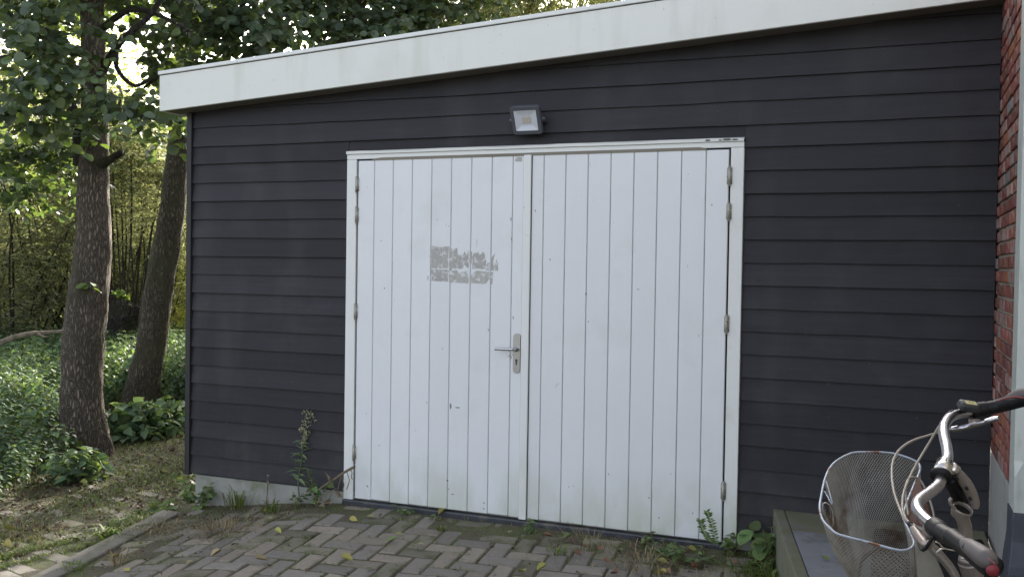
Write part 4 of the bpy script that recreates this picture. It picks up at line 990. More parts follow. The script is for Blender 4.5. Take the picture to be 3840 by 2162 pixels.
T2 = thing('alder_tree', (-6.9,3.5,-.2), 'slimmer mossy alder leaning right, between the thick alder and the shed corner', 'tree', 'alder trees beside the shed')
ax2_px = [(515,1600),(520,1520),(560,1330),(580,1200),(602,1040),(630,890),(650,745),(664,600),(678,450),(690,300),(700,150),(690,0),(700,-300),(720,-700)]
roughtube([at(u,v,11.0) for u,v in ax2_px], [.22,.20,.172,.160,.158,.148,.135,.124,.113,.10,.09,.08,.07,.04], 32, .09, r1, 8, 4.).build('trunk', M['bark_moss'], T2, True)
branch(T2, [(690,300,11),(640,260,10.6),(590,290,10.3),(540,330,10.1)], [.05,.035,.022,.012])
branch(T2, [(694,220,11),(760,120,10.7),(860,60,10.5),(980,-40,10.3)], [.05,.035,.022,.012])
branch(T2, [(700,120,11),(640,40,10.8),(560,-30,10.6)], [.04,.03,.015])
B2 = bl_([(760,150,9.9,120,90,.6),(880,120,9.9,120,90,.6),(700,60,10.2,120,70,.6),(980,170,9.8,110,60,.5),(660,250,10.3,60,60,.4),(1000,50,9.9,140,70,.6),(780,40,10.0,140,60,.6),(650,170,10.4,60,60,.4),(740,230,9.8,70,30,.4),(625,440,10.3,60,35,.4),(655,500,10.4,50,35,.3),(655,590,10.6,40,25,.2),
          (800,-200,10.4,500,150,1.2),(700,-700,10.8,700,350,1.8),(500,-1200,11,600,300,1.6)])
crown(T2, B2, 1900, 8, .36, .098, M['alder'], ALD, r1, 220, M['alder_leaf'], face=.9)

T3 = thing('alder_tree', tuple(np.append((at(1350,900,12.5))[:2], -.2)), 'leafy alder behind the shed roof with only its crown showing', 'tree', 'alder trees beside the shed')
b3 = at(1350,900,12.5)
roughtube([(b3[0],b3[1],-.3),(b3[0]+.05,b3[1],2),(b3[0]-.1,b3[1],4),(b3[0],b3[1]-.1,6),(b3[0],b3[1],8)], [.2,.17,.14,.1,.04], 20, .08, r1).build('trunk', M['bark'], T3, True)
branch(T3, [(1330,200,12.4),(1250,120,11.6),(1150,90,11.0),(1050,110,10.6)], [.06,.04,.02,.01])
branch(T3, [(1350,150,12.4),(1450,60,12.0),(1600,40,11.6)], [.06,.04,.015])
B3 = bl_([(1130,120,10.8,130,80,.6),(1280,130,11,140,70,.6),(1400,90,11.2,150,70,.6),(1120,30,10.9,150,60,.6),(1260,30,11.3,170,60,.7),(1500,110,11.6,100,50,.5),(1540,40,11.8,140,60,.6),(1640,70,12,110,40,.5),(1430,170,11.0,80,25,.3),
          (1300,-200,11.6,500,150,1.2),(1500,-600,12.3,700,300,1.8)])+[((b3[0]+a,b3[1]+b_,z),(1.2,1.2,.8)) for a,b_,z in ((0,0,6.2),(1.2,.3,5.6),(-1.2,.3,5.8),(0,.4,7.6),(.2,.9,4.9),(2.2,.6,6.4))]
crown(T3, B3, 3000, 8, .36, .092, M['alder'], ALD, r1, 200, M['alder_leaf'], face=.9)
T4 = thing('willow_tree', tuple(np.append((at(2000,900,17))[:2], -.2)), 'fine-leaved willow behind the roof, rightmost treetop with sky glinting through', 'tree')
b4 = at(2000,900,17)
roughtube([(b4[0],b4[1],-.3),(b4[0]+.1,b4[1],2.5),(b4[0]-.1,b4[1],5),(b4[0],b4[1],8)], [.25,.2,.14,.05], 16, .08, r1).build('trunk', M['bark_dark'], T4, True)
WIL = leaf_shape(1, .30, 'narrow', .1, .25)
B4 = bl_([(1700,60,16,110,50,.8),(1830,50,16,120,60,.8),(1950,50,16,120,50,.8),(2080,30,16,120,40,.8),(2200,15,16,110,30,.8),(1760,120,16,90,30,.6),(1900,100,16,60,25,.6),(1650,120,15.5,60,20,.5),(1650,20,16,100,50,.8),(1550,150,15,70,25,.5),(2000,-200,16,600,130,1.5),(1900,-600,17,700,300,2)])+[((b4[0]+a,b4[1]+b_,z),(1.3,1.3,.9)) for a,b_,z in ((0,0,6.6),(1.5,.3,6.4),(-1.4,.3,6.6),(0,.4,8.2),(3.0,.3,6.8),(1.4,0,8.0),(2.4,.5,5.6))]
crown(T4, B4, 6000, 12, .5, .11, M['willow'], WIL, r1, 0, droop=.7)
for i,(u,v,d,rp) in enumerate(((2280,20,15,60),(1180,-60,15,200))): pass

# pollard willow
PW_ = thing('pollard_willow', tuple(np.append(at(465,1270,14)[:2], -.2)), 'dark pollard willow with a knobbly head and upright rods between the two alder trunks', 'tree')
mb = roughtube([at(470,1340,14),at(465,1270,14),at(462,1230,14),at(458,1190,14),at(460,1160,14),at(470,1130,14)], [.24,.20,.21,.27,.24,.10], 26, .28, r1, 6, 3.)
mb.build('trunk', M['bark_dark'], PW_, True)
for i in range(12):
    u = 400+r1.random()*135; o = roughtube([at(u+(460-u)*.4,1200+20*r1.random(),14-.2+.4*r1.random()), at(u,1150,14-.2+.3*r1.random())],[.10,.05],10,.3,r1,4,4.); o.build('burr', M['bark_dark'], PW_, True)
tips = []
for i in range(14):
    u = 402+9.5*i+r1.normal()*5; t = (u-465)/65; d = 13.6+.8*r1.random()
    top = at(u+t*170+r1.normal()*30, 300+abs(t)*200+120*r1.random(), d+r1.normal()*.4)
    mid = at(u+t*60+r1.normal()*12, 760+60*r1.random(), d)
    MB().tube(spline([at(u,1160,d), at(u+t*12,1080,d), mid, top], 6), [float(x) for x in np.linspace(.014+.018*r1.random(),.004,19)], 6).build('rod', M['bark_dark'], PW_, True); tips.append((mid,top))
pb = [(top*.6+mid*.4, (.5,.5,.8)) for mid,top in tips]+[(mid*.7+top*.3, (.35,.4,.7)) for mid,top in tips[::2]]
crown(PW_, pb, 1000, 12, .45, .085, M['willow'], WIL, r1, 0, droop=.08, twigs=True)

# willow thicket: tall multi-stemmed shrubs, three builds copied about
def shrub_mesh(seed, hgt, wid, nst, nlf, lsz, shape, low=.12):
    rr = np.random.default_rng(seed); mb = MB(); blobs = []
    for i in range(nst):
        an = rr.random()*6.28; le = rr.random()*.6; r_ = .5*wid
        top = np.array([math.cos(an)*r_*(le+.5)*1.5, math.sin(an)*r_*(le+.5)*1.5, hgt*(.45+.55*rr.random())])
        b_ = np.array([math.cos(an)*.25*le, math.sin(an)*.25*le, -.1]); mid = (b_+top)/2+np.append(rr.normal(size=2)*.4, .2)
        P = spline([b_, mid, top], 7); mb.tube(P, [float(x) for x in np.linspace(.020,.004,len(P))], 5)
        for t in np.linspace(low-.04, 1, 7): blobs.append(((b_*(1-t)+top*t)+rr.normal(size=3)*.22, (.46,.46,.5)))
    cs_, rs_ = zip(*blobs); p0,p1,P,D,Nn = twig_leaves(cs_, rs_, nlf//12, 12, .45, rr, .05, .7)
    V, F = scatter(shape, P, frames(D,Nn), lsz*(.6+.7*rr.random(len(P))))
    tw = twig_mesh(p0,p1,.004)
    return (np.array(mb.v), mb.f), (V,F), tw
variants = [shrub_mesh(21+i, [5.2,4.6,5.8][i], [2.4,2.2,2.6][i], [14,12,15][i], [23000,21000,25000][i], .085, WIL) for i in range(3)]
def shrub_me(var, leafm):
    (sv,sf),(lv_,lf),(tv,tf) = variants[var]
    return raw('stems', sv, sf, M['bark_dark'], smooth=True), raw('crown', lv_, lf, M[leafm]), raw('twigs', tv, tf, M['twig'])
SM = {(v,m): shrub_me(v,m) for v in range(3) for m in ('willow','yellow')}
ends = {'w': 'dense grey-green willow shrub'}
spots = [(60,14.6,0,'willow',1.,'leafy grey-green willow shrub at the far left edge of the thicket'),
         (215,17.8,1,'willow',.8,'grey-green willow shrub behind the thick alder trunk, left side'),
         (330,15.6,2,'willow',.95,'willow shrub directly behind the thick alder trunk'),
         (560,15.8,0,'willow',.95,'pale willow shrub seen between the two alder trunks'),
         (690,17.0,1,'willow',1.,'willow shrub just left of the shed corner, behind the leaning alder'),
         (-120,16.5,2,'willow',1.,'willow shrub mostly beyond the left edge of the view'),
         (840,19.5,2,'willow',1.05,'willow shrub hidden mostly by the shed corner'),
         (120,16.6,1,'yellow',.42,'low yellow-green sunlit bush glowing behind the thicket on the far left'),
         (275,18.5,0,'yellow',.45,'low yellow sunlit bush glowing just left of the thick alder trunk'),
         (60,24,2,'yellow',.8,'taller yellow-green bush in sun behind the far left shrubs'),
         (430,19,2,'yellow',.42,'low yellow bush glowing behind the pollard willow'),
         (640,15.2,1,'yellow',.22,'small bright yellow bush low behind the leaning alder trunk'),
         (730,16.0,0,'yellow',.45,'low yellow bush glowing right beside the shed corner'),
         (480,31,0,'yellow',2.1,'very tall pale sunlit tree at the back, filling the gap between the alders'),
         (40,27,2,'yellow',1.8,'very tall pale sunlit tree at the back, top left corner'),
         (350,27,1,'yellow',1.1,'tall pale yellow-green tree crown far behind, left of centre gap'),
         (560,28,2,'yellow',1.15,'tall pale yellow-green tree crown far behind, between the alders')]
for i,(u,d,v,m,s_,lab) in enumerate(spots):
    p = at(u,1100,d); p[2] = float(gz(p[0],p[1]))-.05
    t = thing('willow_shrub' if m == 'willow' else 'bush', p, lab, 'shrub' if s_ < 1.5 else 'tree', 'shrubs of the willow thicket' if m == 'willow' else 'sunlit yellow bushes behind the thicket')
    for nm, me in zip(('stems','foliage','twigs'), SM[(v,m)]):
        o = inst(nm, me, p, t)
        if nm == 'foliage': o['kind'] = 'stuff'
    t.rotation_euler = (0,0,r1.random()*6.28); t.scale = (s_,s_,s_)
for i,(X_,Y_,v,s_,lab) in enumerate(((-7.2,8.2,0,.98,'unseen willow shrub added behind the back of the shed to block the sun, left end'),(-5.4,7.4,1,1.05,'unseen willow shrub added behind the back of the shed to block the sun, second from the left end'),(-3.6,7.8,2,.88,'unseen willow shrub added behind the middle of the shed back to block the sun'),(-1.8,7.3,0,.98,'unseen willow shrub added behind the shed back to block the sun, toward its right'),(0.2,7.6,1,1.05,'unseen willow shrub added behind the shed back to block the sun, right end'))):  # added shrubs hidden by the shed, keeping low sun off the path
    p = np.array([X_,Y_,float(gz(X_,Y_))-.05]); t = thing('willow_shrub', p, lab, 'shrub', 'shrubs of the willow thicket')
    for nm, me in zip(('stems','foliage','twigs'), SM[(v,'willow')]):
        o = inst(nm, me, p, t)
        if nm == 'foliage': o['kind'] = 'stuff'
    t.rotation_euler = (0,0,i*1.3); t.scale = (s_*1.1,s_*1.1,s_)
# far wood as one mass
fw_b = []
for i in range(70):
    u = -900+1900*r1.random(); d = 31+6*r1.random(); v = 1010-330*r1.random()**1.1; fw_b.append((at(u,v,d),(1.6,1.2,1.1)))
p0,p1,P,D,Nn = twig_leaves(*zip(*fw_b), 3200, 10, 1.0, r1, .3)
V,F = scatter(leaf_shape(1,.7,'rh',.1,.2), P, frames(D,Nn), .17+.12*r1.random(len(P)))
tag(build('far_woodland', V, F, M['yellow']), 'hazy mass of sunlit yellow-green woodland far behind the thicket', 'woodland', kind='stuff')

# fallen branch on the far left
fb_ = thing('fallen_branch', at(100,1262,10.5), 'pale dead branch lying across the nettles at the left edge', 'branch')
roughtube([at(*p) for p in ((-60,1302,10.3),(0,1285,10.4),(60,1262,10.5),(120,1250,10.6),(180,1246,10.7),(245,1240,10.8))], [.036,.032,.028,.026,.022,.018], 8, .15, r1).build('limb', M['deadwood'], fb_, True)
roughtube([at(*p) for p in ((140,1250,10.6),(170,1262,10.6),(190,1258,10.65))], [.014,.01,.006], 6, .1, r1).build('side_twig', M['deadwood'], fb_, True)

# ================================================================== NETTLES
def nettle(seed, h, pairs, lsz):
    rr = np.random.default_rng(seed); parts = []; lean = rr.normal(size=2)*.08; sh = leaf_shape(1,.66,'rh',.15,.30); P=[];D=[];N_=[];S_=[]
    for k in range(pairs):
        t = .35+.65*(k+.5)/pairs; z = h*t; c = np.array([lean[0]*t*t, lean[1]*t*t, z]); a0 = (k%2)*math.pi/2+rr.normal()*.25
        for s_ in (0, math.pi):
            a = a0+s_+rr.normal()*.15; P.append(c); D.append([math.cos(a), math.sin(a), -.15-.25*(1-t)+.25*(t>.9)+rr.normal()*.15]); N_.append([rr.normal()*.2, rr.normal()*.2, 1.]); S_.append(lsz*(1.05-.55*max(0,t-.75)/.25)*(.8+.4*rr.random()))
    V, F = scatter(sh, np.array(P), frames(np.array(D), np.array(N_)), np.array(S_))
    st = MB().tube([(0,0,-.02),(lean[0]*.3,lean[1]*.3,h*.5),(lean[0],lean[1],h)], [.004,.003,.002], 3, cap=False); sv = np.array(st.v); sf = np.array([(f[0],f[1],f[2]) for f in st.f]+[(f[0],f[2],f[3]) for f in st.f])
    return merge([(V,F),(sv,sf)])
NV = [nettle(40+i, 1., 7+i%2, .145) for i in range(5)]
def place(vars_, P, scx, scz, rng, tilt=.08):
    out = []
    idx = rng.integers(0, len(vars_), len(P))
    for v in range(len(vars_)):
        s_ = idx == v; k = s_.sum()
        if not k: continue
        V, F = vars_[v]; an = rng.random(k)*6.28; ca, sa = np.cos(an), np.sin(an)
        X = V[None,:,0]*ca[:,None]-V[None,:,1]*sa[:,None]; Y = V[None,:,0]*sa[:,None]+V[None,:,1]*ca[:,None]; Z = np.tile(V[None,:,2], (k,1))
        sx_, sz_ = scx[s_][:,None], scz[s_][:,None]; X = X*sx_; Y = Y*sx_; Z = Z*sz_
        tx = rng.normal(size=(k,1))*tilt; ty = rng.normal(size=(k,1))*tilt; X = X+Z*tx; Y = Y+Z*ty
        W_ = np.stack([X,Y,Z],-1)+P[s_][:,None,:]
        out.append((W_.reshape(-1,3), (F[None]+(np.arange(k)*len(V))[:,None,None]).reshape(-1,F.shape[1])))
    return merge(out)
edge = [(-4.25,-2.6),(-4.35,-1.2),(-4.55,-.35),(-5.15,.75),(-5.35,1.25),(-5.85,1.7),(-6.9,2.5),(-7.15,3.3),(-6.3,3.75),(-5.3,4.3),(-4.6,5.2),(-3.9,7),(-3.4,9),(-3.2,12)]
def xedge(Y): return np.interp(Y, [e[1] for e in edge], [e[0] for e in edge])
n_ = 9000; Yp = -2.6+r1.random(n_)**.9*14.5; Xp = xedge(Yp)-r1.random(n_)*(5.5+.55*np.clip(Yp,0,20))-.05+.12*r1.normal(size=n_)
keep = (np.hypot(Xp+5.5, Yp-1.4) > .32)&(np.hypot(Xp+6.9, Yp-3.5) > .3)
Xp, Yp = Xp[keep], Yp[keep]; dE = np.clip((xedge(Yp)-Xp)/.9, 0, 1)
hN = (.28+.36*dE)*(.8+.4*r1.random(len(Xp)))+.06*np.clip(Yp/8,0,1)
V, F = place(NV, np.stack([Xp,Yp,gz(Xp,Yp)],1), .55*np.sqrt(np.clip(hN/.6,.3,2))*(.8+.4*r1.random(len(Xp))), hN, r1)
tag(build('nettle_bed', V, F, M['nettle']), 'dense bed of stinging nettles covering the ground under the alders', 'nettles', kind='stuff')
# low shrubs round the foot of the leaning alder
BR = leaf_shape(1,.75,'ovate',.15,.2)
for (u,v,z0_,rx_,rz_,n_,lab) in ((500,1590,-.15,.42,.25,520,'low leafy bramble mound at the foot of the leaning alder'),(610,1570,-.15,.40,.22,420,'bramble clump between the leaning alder and the shed side'),(290,1755,-.13,.24,.17,170,'small bright green clump in front of the thick alder trunk')):
    a = RC.T@np.array([(u-PW/2)/FPX,(v-PH/2)/FPX,1.]); t = (z0_+rz_*.5-CAM[2])/a[2]; c = CAM+t*a; c[2] = z0_
    th = thing('bramble_clump', c, lab, 'shrub')
    P = unit(n_, r1); P[:,2] = np.abs(P[:,2]); P = c+P*np.array([rx_,rx_,rz_*1.5])*(r1.random((n_,1))**.35)
    D = unit(n_, r1); D[:,2] = D[:,2]*.4-.2; Nn = np.tile([0,0,1.],(n_,1))+r1.normal(size=(n_,3))*.45
    V, F = scatter(BR, P, frames(D,Nn), .075+.05*r1.random(n_)); tag(build('leaves', V, F, M['nettle'], th), kind='stuff')
    mb = MB()
    for i in range(14): q_ = P[i*7]; mb.tube(spline([c+np.append(r1.normal(size=2)*.05,-.02), (c+q_)/2+np.array([0,0,.06]), q_],4), .004, 4)
    mb.build('stems', M['twig'], th)

# ================================================================== WEEDS, GRASS, LITTER
def blades(P, h, wd, rng, bend=.5, az=None):
    k = len(P); an = rng.random(k)*6.28 if az is None else az; dx, dy = np.cos(an), np.sin(an); b = bend*(.3+rng.random(k))*h
    w_ = wd*(.6+.8*rng.random(k)); V = np.zeros((k,5,3))
    px, py = -dy*w_, dx*w_
    V[:,0] = P+np.stack([px,py,0*px],1); V[:,1] = P-np.stack([px,py,0*px],1)
    m_ = P+np.stack([dx*b*.35,dy*b*.35,h*.6],1); V[:,2] = m_+np.stack([px,py,0*px],1)*.8; V[:,3] = m_-np.stack([px,py,0*px],1)*.8
    V[:,4] = P+np.stack([dx*b,dy*b,h*(1-.35*bend)],1)
    F = np.array([(0,1,3),(0,3,2),(2,3,4)]); return V.reshape(-1,3), (F[None]+(np.arange(k)*5)[:,None,None]).reshape(-1,3)
def clump_pts(cs_, n_each, rad, rng):
    P = []
    for (x,y,s_) in cs_:
        k = max(3, int(n_each*s_)); q = rng.normal(size=(k,2))*rad*math.sqrt(s_); P.append(np.stack([x+q[:,0], y+q[:,1]],1))
    P = np.concatenate(P); return np.column_stack([P, gz(P[:,0],P[:,1])+.004])
# positions along joints
pe = np.array([(X,Y,an,z) for X,Y,an,z in pav_edges]); k_ = 30000
i_ = r1.integers(0, len(pe), k_); e_ = pe[i_]; sgn = np.where(r1.random(k_) < .5, 1, -1); lng = r1.random(k_) < .66
lx = np.where(lng, (r1.random(k_)-.5)*.2, sgn*.103); ly = np.where(lng, sgn*.0515, (r1.random(k_)-.5)*.1)
JX = e_[:,0]+np.cos(e_[:,2])*lx-np.sin(e_[:,2])*ly; JY = e_[:,1]+np.sin(e_[:,2])*lx+np.cos(e_[:,2])*ly
def nz(x, y, s_, o): return np.array([mnoise.noise(Vector((a*s_+o, b*s_, 0))) for a,b in zip(x,y)])
dens = .16+.75*np.clip(nz(JX,JY,2.2,3.)*2.2,0,1)+.9*np.clip((JY+.42)/.3,0,1)*(.5+.5*(JX > -.2))+.6*np.clip((-2.3-JX)/.5,0,1)+.7*np.clip((JX-.05)/.5,0,1)
kp = r1.random(k_) < dens*.75; J = np.column_stack([JX, JY, gz(JX,JY)+.002])[kp]
V, F = blades(J, .008+.022*r1.random(len(J))**2.2, .0018, r1, .9)
tag(build('joint_grass', V, F, M['grass']), 'short grass and moss growing in the joints of the brick paving', 'grass', kind='stuff')
# taller tufts, grass and dandelion-like rosettes (one thing each)
def tuft(name, x, y, lab, n, h, rad, wd, m, bend=.7, grp=None, extra=None):
    n = int(n*1.7); wd *= 1.15
    z = float(gz(x,y)); th = thing(name, (x,y,z), lab, 'weed', grp); q = r1.normal(size=(n,2))*rad; P = np.column_stack([x+q[:,0], y+q[:,1], np.full(n, z)])
    az = np.arctan2(q[:,1],q[:,0])+r1.normal(size=n)*.5
    V, F = blades(P, h*(.5+.6*r1.random(n)), wd, r1, bend, az); tag(build('blades', V, F, M[m], th), kind='stuff'); return th
tuft('grass_tuft', -2.73,-.075,'upright green grass tuft against the concrete foot of the shed',30,.18,.032,.0030,'grass',.75)
tuft('grass_tuft', -3.22,-.62,'broad flat green tuft at the upper end of the kerb',60,.15,.05,.0070,'grass',1.3)
tuft('grass_tuft', -3.30,-.36,'ragged green tuft left of the kerb, nearest the shed corner',50,.13,.04,.0055,'grass',1.2)
tuft('grass_tuft', -2.36,-.22,'yellowing grass tuft between the shed foot and the left door post',26,.10,.02,.0035,'grass',.9)
tuft('grass_tuft', -2.86,-1.28,'small fine grass tuft on the kerb edge at the lower left',60,.06,.035,.0018,'grass',.8)
tuft('grass_tuft', -2.60,-1.55,'fine grass tuft on the paving at the bottom left, right of the kerb',60,.055,.04,.0018,'grass',.8)
tuft('grass_tuft', -3.42,-1.9,'grass tuft beside the kerb end at the bottom left corner',60,.08,.05,.003,'grass',1.0)
tuft('grass_tuft', -1.15,-.30,'little grass tuft in a paving joint below the left door leaf',24,.05,.012,.0022,'grass',.8)
tuft('grass_tuft', -.42,-.42,'green tuft in the paving joints below the right door leaf',40,.06,.03,.0022,'grass',.9)
tuft('grass_tuft', .70,-.50,'lush grass tuft against the lower side of the stone step',120,.11,.05,.0035,'grass',1.0)
tuft('grass_tuft', .60,-.34,'loose green tuft between the stone step and the right door post',80,.09,.06,.003,'grass',1.0)
tuft('dry_grass', -2.40,-.62,'flattened dry straw-coloured grass in front of the shed foot',130,.09,.10,.0016,'straw',2.2)
tuft('dry_grass', -2.95,-.55,'dry straw clump beside the top of the kerb',110,.07,.10,.0015,'straw',2.2)
tuft('dry_grass', -2.66,-1.18,'splayed bunch of dry grass stalks beside the kerb',26,.15,.015,.0016,'straw',1.8)
tuft('dry_grass', .05,-.40,'dry brown stalks below the right door leaf near its hinge side',120,.08,.09,.0013,'straw',1.8)
tuft('dry_grass', -.30,-.18,'thin dry stalks lying along the threshold',40,.10,.10,.0012,'straw',2.4)
tuft('dry_grass', -3.85,-.75,'dry grass patch on the mossy brick path at the left',140,.05,.12,.0016,'straw',2.0)
tuft('dry_grass', .38,-.62,'dry stalk bunch on the mossy ground left of the stone step',70,.07,.07,.0013,'straw',1.8)
# ground cover over the path and verges
n_ = 42000; Yg = -2.6+r1.random(n_)*5.8; Xg = -2.95-.2*(-np.minimum(Yg,0))-r1.random(n_)*3.2
mo = nz(Xg,Yg,1.6,7.); inr = (Xg > xedge(Yg)-.4)&(Xg < np.where(Yg > -.1, XL-.03, kerbx(0)-.2*(-np.minimum(Yg,0))-.05))
kp = inr&(r1.random(n_) < np.clip(.40+mo*1.6,0.05,1)); G = np.column_stack([Xg,Yg,gz(Xg,Yg)+.004])[kp]
V, F = blades(G, .012+.05*r1.random(len(G))**2.5, .0022, r1, 1.0)
tag(build('path_grass', V, F, M['grass']), 'low grass and moss spreading over the old brick path at the left', 'grass', kind='stuff')
kp = inr&(r1.random(n_) < np.clip(-.02-mo*1.0,0.02,1)*.28); G = np.column_stack([Xg,Yg,gz(Xg,Yg)+.012])[kp]
V, F = blades(G, .006+.02*r1.random(len(G)), .0014, r1, 3.0)
tag(build('path_straw', V, F, M['straw']), 'scattered dry grass stalks on the old brick path at the left', 'grass', kind='stuff')
n_ = 5200; Yk = -.15-1.6*r1.random(n_); Xk = kerbx(0)-.2*(-Yk)+.02+np.where(r1.random(n_)<.5,-.085,.09)+r1.normal(size=n_)*.022; kp = r1.random(n_) < np.clip(.3+1.5*nz(Xk,Yk,3.,1.),.08,1)
G = np.column_stack([Xk,Yk,gz(Xk,Yk)+.0])[kp]; G[:,2] = np.maximum(G[:,2], -.2)
V, F = blades(G, .015+.045*r1.random(len(G))**2, .002, r1, 1.2); tag(build('kerb_grass', V, F, M['grass']), 'fringe of short grass growing along both sides of the stone kerb', 'grass', kind='stuff')
# shallow leaf litter
LS = leaf_shape(1,.6,'ovate',.35,.35)
def litter(P, size, m, name, lab, rng, flat=.3):
    k = len(P); D = unit(k, rng); D[:,2] *= .15; Nn = np.tile([0,0,1.],(k,1))+rng.normal(size=(k,3))*flat
    V, F = scatter(LS, P, frames(D,Nn), size*(.4+.9*rng.random(k))); tag(build(name, V, F, m), lab, 'leaf litter', kind='stuff')
n_ = 11000; Yg = -2.4+r1.random(n_)*6; Xg = -2.95-.2*(-np.minimum(Yg,0))-r1.random(n_)*2.8
inr = (Xg > xedge(Yg)-.15)&(Xg < np.where(Yg > -.1, XL-.03, kerbx(0)-.2*(-np.minimum(Yg,0))-.02)); kp = inr&(r1.random(n_) < .55)
G = np.column_stack([Xg,Yg,gz(Xg,Yg)+.016])[kp]; h_ = len(G)*2//3
litter(G[:h_], .036, M['litter'], 'brown_litter', 'small brown dead leaves scattered over the path at the left', r1)
litter(G[h_:], .038, M['litter_y'], 'green_litter', 'small yellowish fallen leaves scattered over the path at the left', r1)
n_ = 900; Xg = -3.0+3.7*r1.random(n_); Yg = -.09-1.6*r1.random(n_)**2.0; kp = (r1.random(n_) < np.where((Xg > -.1)|(Xg < -2.1), .8, .22)); G = np.column_stack([Xg,Yg,gz(Xg,Yg)+.018])[kp]
litter(G, .022, M['litter'], 'paving_litter', 'tiny brown leaf scraps on the brick paving in front of the doors', r1)
n_ = 1100; Xg = -3.0+3.65*r1.random(n_); Yg = -.10-.9*r1.random(n_)**1.6; kp = (r1.random(n_) < np.where((Xg > -.35)|(Xg < -1.9), .8, .12)); G = np.column_stack([Xg,Yg,gz(Xg,Yg)+.014])[kp]
V, F = blades(G, .008+.035*r1.random(len(G))**1.5, .0011, r1, 2.2); tag(build('paving_straw', V, F, M['straw']), 'thin dry stalks strewn on the brick paving along the doors', 'grass', kind='stuff')

# leafy little weeds along the wall
def weed(x, y, lab, n, rad, h, size, shape=BR, m='weed', stems=5):
    n = int(n*1.5); h *= 1.15
    z = float(gz(x,y)); th = thing('small_weed', (x,y,z), lab, 'weed'); mb = MB(); P = []; D = []
    for i in range(stems):
        a = r1.random()*6.28; tip = np.array([x+math.cos(a)*rad*(.4+.6*r1.random()), y+math.sin(a)*rad*(.4+.6*r1.random()), z+h*(.5+.6*r1.random())]); b_ = np.array([x+r1.normal()*.006,y+r1.normal()*.006,z-.01]); S_ = spline([b_,(b_+tip)/2+np.array([0,0,h*.12]),tip],5); mb.tube(S_, .0018, 4)
        for j in range(max(2,n//stems)):
            t = .25+.75*j/max(1,n//stems-1); p = S_[int(t*(len(S_)-1))]; P.append(p); a2 = r1.random()*6.28; D.append([math.cos(a2),math.sin(a2),r1.normal()*.25])
    k = len(P); V, F = scatter(shape, np.array(P), frames(np.array(D), np.tile([0,-.15,1.],(k,1))+r1.normal(size=(k,3))*.3), size*(.6+.7*r1.random(k)))
    build('leaves', V, F, M[m], th); mb.build('stems', M['deadtwig'], th); return th
weed(-3.02,-.10,'bushy weed hugging the outer corner of the shed foot',42,.13,.13,.05,stems=8)
weed(-3.28,.15,'leafy green weed beside the shed corner, just behind it',60,.20,.20,.055,stems=10)
weed(-3.32,-.12,'low leafy weed at the left of the shed corner',50,.18,.11,.05,stems=9)
weed(-2.10,-.10,'tangled leafy weed at the foot of the left door post',34,.09,.18,.045,stems=7)
weed(-2.25,-.09,'ferny little weed between the tall weed and the grass tuft',26,.08,.08,.03,stems=6)
weed(-1.48,-.12,'round-leaved weed at the threshold under the left door leaf',22,.07,.05,.034,stems=6)
weed(-1.28,-.13,'tiny round-leaved weed at the threshold nearer the middle of the doors',8,.035,.03,.028,stems=4)
weed(-.66,-.14,'small dark green weed at the threshold right of the cover strip',16,.05,.055,.035,stems=5)
weed(-.02,-.14,'fine dark weed at the threshold under the right door leaf',20,.06,.06,.03,stems=6)
weed(.12,-.26,'green clover-like weed near the right end of the threshold',36,.10,.07,.038,stems=8)
weed(.26,-.32,'leafy weed on the litter below the right hinge side',40,.13,.07,.042,stems=8)
weed(.43,-.12,'leafy weed at the foot of the right door post',30,.08,.09,.04,stems=7)
weed(.60,-.13,'broad-leaved weed between the right door post and the stone step',16,.12,.15,.085,stems=6,shape=ALD)
weed(.66,-.22,'bright green plant against the side of the stone step',22,.08,.15,.06,stems=6)
weed(.62,-.75,'sprawling green weed at the foot of the stone step, bottom edge',36,.12,.06,.045,stems=8)
weed(-2.50,-.07,'thin brownish weed in the middle of the concrete foot',12,.05,.19,.022,stems=4,m='bloom')

# tall fleabane-like weed
tw = thing('tall_weed', (-2.24,-.10,.04), 'tall thin flowering weed with narrow leaves and a pale seed head against the black boards', 'plant')
wp = lambda u,v: at(u,v,6.08)
stp = spline([wp(1122,1860),wp(1118,1800),wp(1128,1745),wp(1134,1690),wp(1140,1640),wp(1150,1580),wp(1158,1535)], 8)
MB().tube(stp, [float(x) for x in np.linspace(.0042,.0018,len(stp))], 6).build('stem', M['weed1'], tw, True)
NL = raw('leaf', *leaf_shape(1,.24,'rh',.12,.5), M['weed1'])
for i in range(30):
    t = .16+.5*i/30; p = np.array(stp[int(t*(len(stp)-1))]); a = i*2.4+r1.normal()*.3; D = np.array([[math.cos(a)*.9, math.sin(a)*.6-.1, .45+r1.normal()*.25]]); R_ = frames(D, np.array([[0,-.4,1.]]))[0]
    o = inst('leaf', NL, p, tw); o.rotation_euler = Matrix(R_.tolist()).to_euler(); s_ = float(.075*(1.1-.4*t)*(.8+.4*r1.random())); o.scale = (s_,s_,s_)
hd_b = [(wp(u,v),(ru*6.08/FPX,.035,rv*6.08/FPX)) for u,v,ru,rv in ((1160,1550,26,22),(1170,1572,30,20),(1150,1590,22,22),(1155,1615,16,18),(1138,1608,14,10),(1148,1640,11,16),(1185,1560,12,12),(1140,1655,9,14))]
c_, r_ = zip(*hd_b); idx = r1.integers(0,len(c_),950); P = np.array(c_)[idx]+unit(950,r1)*np.array(r_)[idx]*(r1.random((950,1))**.5)
V, F = scatter(leaf_shape(1,.7,'rh',.3,.3), P, frames(unit(950,r1), unit(950,r1)), .008+.008*r1.random(950)); tag(build('seed_head', V, F, M['bloom'], tw), kind='stuff')
mb = MB()
